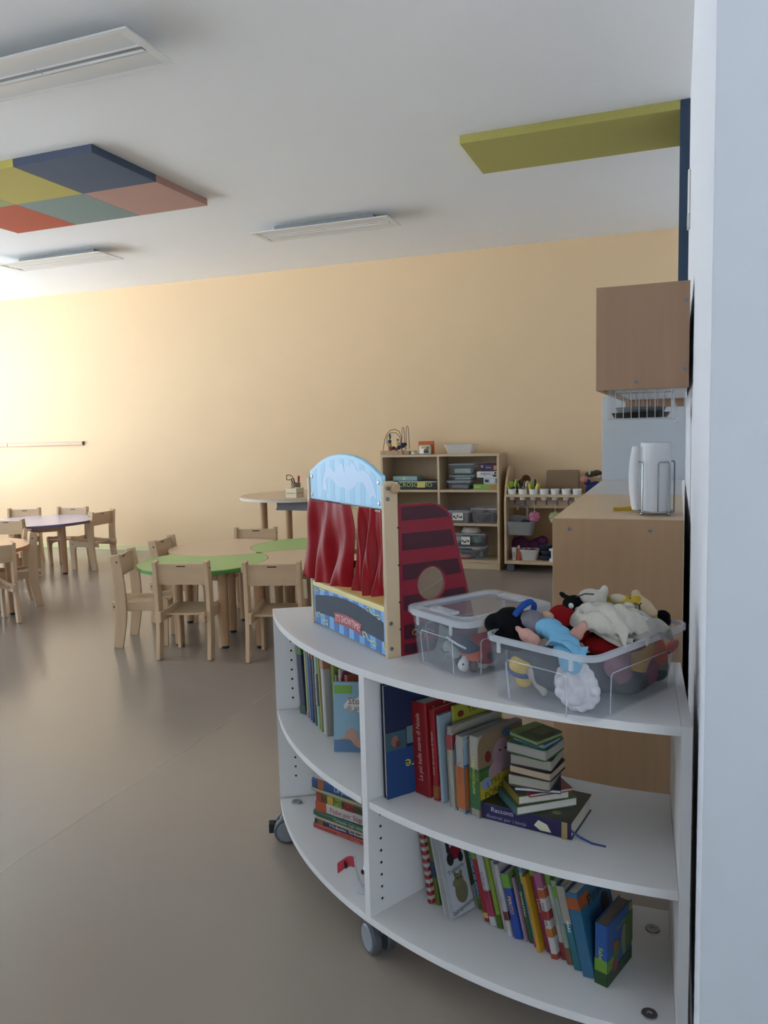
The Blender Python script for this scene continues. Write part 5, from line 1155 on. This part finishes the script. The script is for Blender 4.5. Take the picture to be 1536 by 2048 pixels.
# upper layer
t = puppet('black_hat', 'black felt puppet drooping over the near left rim of the open box', (-.128, -.095, .128))
blob('felt', felt('0E0E11'), t, [((-.035, -.012, .010), (.032, .030, .026)), ((0, 0, .018), (.045, .04, .032), (0, .3, 0)), ((.03, .015, .004), (.04, .04, .03)), ((-.01, .035, .012), (.035, .035, .025)), ((.01, -.04, -.012), (.05, .03, .018), (0, .25, 0))], .005)
t = puppet('doll_puppet', 'hand puppet in a light blue dress with pink hands and a grey hat', (-.02, -.09, .138))
blob('hat', felt('6E6C74'), t, [((-.068, .008, .012), (.034, .030, .028)), ((-.045, .006, .004), (.03, .03, .026))], .004)
MB().lathe([(.030, -.008), (.036, -.006), (.037, .004), (.030, .006)], 30, Matrix.Translation((-.093, .012, .026)) @ Matrix.Rotation(R_(-62), 4, 'Y'), True).build('hat_brim', felt('24458A'), t, True)
blob('cheek', felt('B08E78'), t, [((-.045, .032, .022), (.018, .016, .014))], .003)
dr = felt('6FA6C6')
blob('dress', dr, t, [((-.015, .0, .010), (.032, .030, .022)), ((.012, -.012, .006), (.034, .030, .018)), ((.045, -.03, -.002), (.036, .026, .016)), ((.072, -.044, -.014), (.034, .022, .014))], .004)
cloth('dress_hem', dr, t, lambda a, b: (.022+.085*a, -.062-.012*math.sin(3*a)+.030*b, -.012+.026*math.sin(PI*a)*(1-b)+.012*b-.050*max(0, a-.55)*(1-b)+.004*math.sin(9*a+4*b)), 14, 8, .005)
blob('skirt', dr, t, [((.075, -.052, -.034), (.028, .014, .030)), ((.06, -.05, -.016), (.03, .014, .016))], .004)
blob('hand', felt('B98E84'), t, [((-.035, -.05, .0), (.026, .016, .015), (0, 0, -.5)), ((-.058, -.045, .006), (.016, .007, .007), (0, .3, -.3)), ((-.018, -.052, -.006), (.018, .015, .014))], .003)
blob('hand', felt('B08678'), t, [((.052, .004, .008), (.014, .016, .016)), ((.062, .012, .024), (.010, .010, .014)), ((.040, -.004, .0), (.014, .014, .012))], .003)
t = puppet('ladybird_puppet', 'red and black bug puppet with a white eye at the back of the heap', (-.066, .005, .138))
blob('body', felt('7E1216'), t, [((0, 0, 0), (.045, .04, .034)), ((.035, -.02, -.014), (.045, .035, .024)), ((-.02, .018, .006), (.03, .03, .028))], .005)
blob('head', felt('121214'), t, [((-.004, .045, .030), (.028, .026, .024)), ((.012, .042, .020), (.022, .02, .02)), ((-.038, .05, .048), (.012, .006, .007), (0, .5, 0)), ((-.022, .05, .042), (.014, .006, .007), (0, .4, 0)), ((.030, .052, .042), (.008, .008, .016))], .0035)
MB().ball((.006, .020, .034), (.007, .003, .007), 2).build('eye', M('C9D0D0', .3), t, True)
blob('spot', felt('121214'), t, [((.045, -.040, -.010), (.022, .012, .018))], .004)
wf = felt('B9B4AA')
t = puppet('white_cat_puppet', 'white cat hand puppet with sewn whiskers lying across the heap', (.035, .020, .150))
blob('head', wf, t, [((-.066, .044, .032), (.036, .026, .020), (0, .1, -.3)), ((-.045, .056, .048), (.010, .008, .014)), ((-.09, .039, .022), (.018, .02, .014))], .004)
def wrinkled(name, m, t, x0, x1, y0, y1, sk, top, seed, th=.006):
    rnd = random.Random(seed); ph = [rnd.random()*6 for _ in range(6)]
    def fn(a, b):
        x = x0+(x1-x0)*a+.006*math.sin(6*b+ph[0]); y = y0+(y1-y0)*b+sk*a+.006*math.sin(7*a+ph[1])
        dome = top*math.sin(PI*(.12+.76*a))*math.sin(PI*(.15+.75*b))
        fold = .0045*math.sin(13*a+7*b+ph[2])+.0035*math.sin(22*b-6*a+ph[3])+.0025*math.sin(31*a+ph[4])*math.sin(11*b+ph[5])
        edge = -.012*max(0, abs(2*a-1)-.72)/.28-.014*max(0, abs(2*b-1)-.72)/.28
        return (x, y, dome+fold+edge)
    return cloth(name, m, t, fn, 34, 26, th)
wrinkled('body', wf, t, -.066, .082, .046, -.052, -.030, .034, 3, .008)
blob('paw', wf, t, [((-.068, .012, .010), (.020, .014, .010), (0, .2, .4)), ((.030, .046, .016), (.020, .014, .010), (0, .2, .4))], .004)
for z_, r_ in ((0, .0055), (-.011, .0050)):
    MB().tube([(-.058, .004, .012+z_), (-.050, -.022, .012+z_), (-.032, -.040, .010+z_), (-.010, -.050, .008+z_), (.014, -.056, .002+z_), (.040, -.062, -.004+z_), (.066, -.062, -.010+z_), (.084, -.054, -.012+z_)], r_, 8).build('hem', wf, t, True)
MB().tube([(-.092, .020, .034), (-.08, .017, .040), (-.066, .018, .046), (-.05, .024, .046)], .0014, 5).tube([(-.094, .013, .016), (-.09, .010, .020)], .001, 5).tube([(-.086, .012, .015), (-.083, .009, .019)], .001, 5).build('stitching', black, t)
t.scale = (1.08, 1.04, 1.1); t.location += Vector((.004, .004, .000))
t = puppet('grey_glove_puppet', 'pale grey glove puppet with white spots beyond the white cat', (.046, .085, .138))
g = felt('A5A098')
wrinkled('body', g, t, -.080, .085, .040, -.055, -.028, .034, 8, .008)
for p in ((-.048, -.004, .026), (.0, .004, .036), (.050, -.034, .024)): blob('spot', felt('C4C1BC'), t, [(p, (.014, .012, .008))], .003)
t.scale = (1.1, 1.1, 1.1)
t = puppet('yellow_haired_puppet', 'pale faced puppet with yellow hair at the back of the heap', (.020, .104, .182))
blob('hair', felt('B79A34'), t, [((0, 0, 0), (.034, .022, .015)), ((.036, .0, .004), (.014, .016, .014)), ((-.026, -.004, -.004), (.014, .014, .012))], .004)
blob('face', felt('B8AE98'), t, [((-.004, -.010, .006), (.022, .014, .012))], .003)
t = puppet('cream_face_puppet', 'cream faced puppet with black stitched features at the far rim', (.066, .112, .176))
blob('head', felt('C2AD8C'), t, [((0, 0, 0), (.034, .022, .019), (0, .45, -.2)), ((-.022, .008, .022), (.012, .009, .012)), ((.02, -.004, -.012), (.018, .018, .014))], .004)
MB().tube([(-.024, -.014, .018), (-.010, -.021, .010), (.004, -.022, .006), (.008, -.020, .012)], .0015, 5).tube([(.004, -.022, .006), (.008, -.023, -.008), (.018, -.021, -.014)], .0015, 5).tube([(.012, -.022, -.012), (.012, -.022, -.019)], .001, 5).tube([(.018, -.021, -.012), (.019, -.021, -.019)], .001, 5).build('stitching', black, t)
t = puppet('penguin_puppet', 'small black and yellow puppet head at the far right rim', (.100, .128, .146))
blob('head', felt('141416'), t, [((0, 0, 0), (.022, .024, .020)), ((.006, -.004, .012), (.018, .018, .014))], .004)
blob('beak', felt('B59A2C'), t, [((-.004, -.020, .006), (.010, .008, .013), (0, .4, 0))], .003)
blob('arm', felt('8E141C'), t, [((-.008, -.058, -.002), (.012, .034, .010), (.25, 0, .2))], .004)
t = puppet('red_cloth', 'red puppet cloth with a gold mark under the white cat', (.055, -.010, .112), cat='cloth')
blob('cloth', felt('6E1012'), t, [((0, 0, 0), (.05, .05, .022)), ((.03, .03, .004), (.04, .05, .018)), ((-.02, .02, .0), (.05, .05, .02))], .005)
MB().tube([(.02, -.02, .0225), (.035, .0, .0245), (.05, .02, .023), (.06, .015, .018)], .0026, 6).build('gold_trim', M('A07A2A', .5), t)
# inside the lidded box
GL = 'toys inside the lidded box'
t = puppet('dog_puppet', 'toy dog with a white muzzle and brown ears in the lidded box', (.050, -.090, .022), 0, ML, GL, 'toy')
blob('muzzle', felt('C9C6C4'), t, [((0, -.004, -.004), (.016, .014, .017)), ((0, 0, .010), (.010, .010, .012))], .003)
blob('ears', felt('4E3A30'), t, [((-.024, .004, -.002), (.008, .012, .016)), ((.026, .004, .0), (.011, .012, .018))], .003)
blob('body', felt('B8563A'), t, [((-.010, .010, .026), (.024, .022, .014)), ((.022, .012, .020), (.020, .022, .015))], .004)
for s in (-1, 1): MB().ball((s*.010, -.014, .002), .0028, 1).build('eye', black, t)
t = puppet('red_plush', 'dark red plush toy in the lidded box', (.048, -.020, .056), 0, ML, GL, 'toy')
blob('body', felt('8A2030'), t, [((0, 0, 0), (.035, .055, .030)), ((.014, -.014, -.026), (.022, .03, .02)), ((-.02, .03, -.02), (.04, .05, .03))], .006)
MB().ball((.034, -.014, -.020), (.009, .012, .010), 2).build('nose', black, t, True)
t = puppet('white_fringe', 'white fringed plush feet at the bottom of the lidded box', (.052, -.035, .016), 0, ML, GL, 'toy')
blob('fringe', felt('B9B4B0'), t, [((.010*(k % 2), -.022+.014*k, -.002), (.014, .009, .013)) for k in range(5)], .003, 2)
t = puppet('navy_cap', 'navy toy cap with a white edge in the lidded box', (.042, -.092, .070), 0, ML, GL, 'toy')
blob('cap', felt('27384C'), t, [((0, 0, 0), (.034, .026, .012), (0, .25, 0)), ((.012, .01, -.012), (.03, .026, .014))], .004)
MB().tube([(-.034, -.018, .010), (-.012, -.026, .010), (.014, -.026, .004), (.034, -.016, -.004)], .0026, 6).build('edge', M('C4C8CA', .5), t, True)
t = puppet('grey_plush', 'grey plush head with a sewn smile in the lidded box', (.030, -.105, .046), 0, ML, GL, 'toy')
blob('head', felt('8E9094'), t, [((-.012, .0, .010), (.024, .02, .018)), ((.0, -.002, .0), (.02, .018, .014))], .004)
MB().tube([(-.026, -.020, .008), (-.012, -.0225, .002), (.004, -.0215, .006)], .0014, 5).build('stitching', black, t)
t = puppet('grey_felt', 'curved grey felt piece standing in the lidded box', (-.028, -.098, .048), 0, ML, GL, 'toy')
cloth('felt', felt('6E7472'), t, lambda a, b: (-.03+.05*b+.012*math.sin(PI*a), -.018+.036*a, -.042+.09*a*(1-.1*b)), 8, 8, .003)
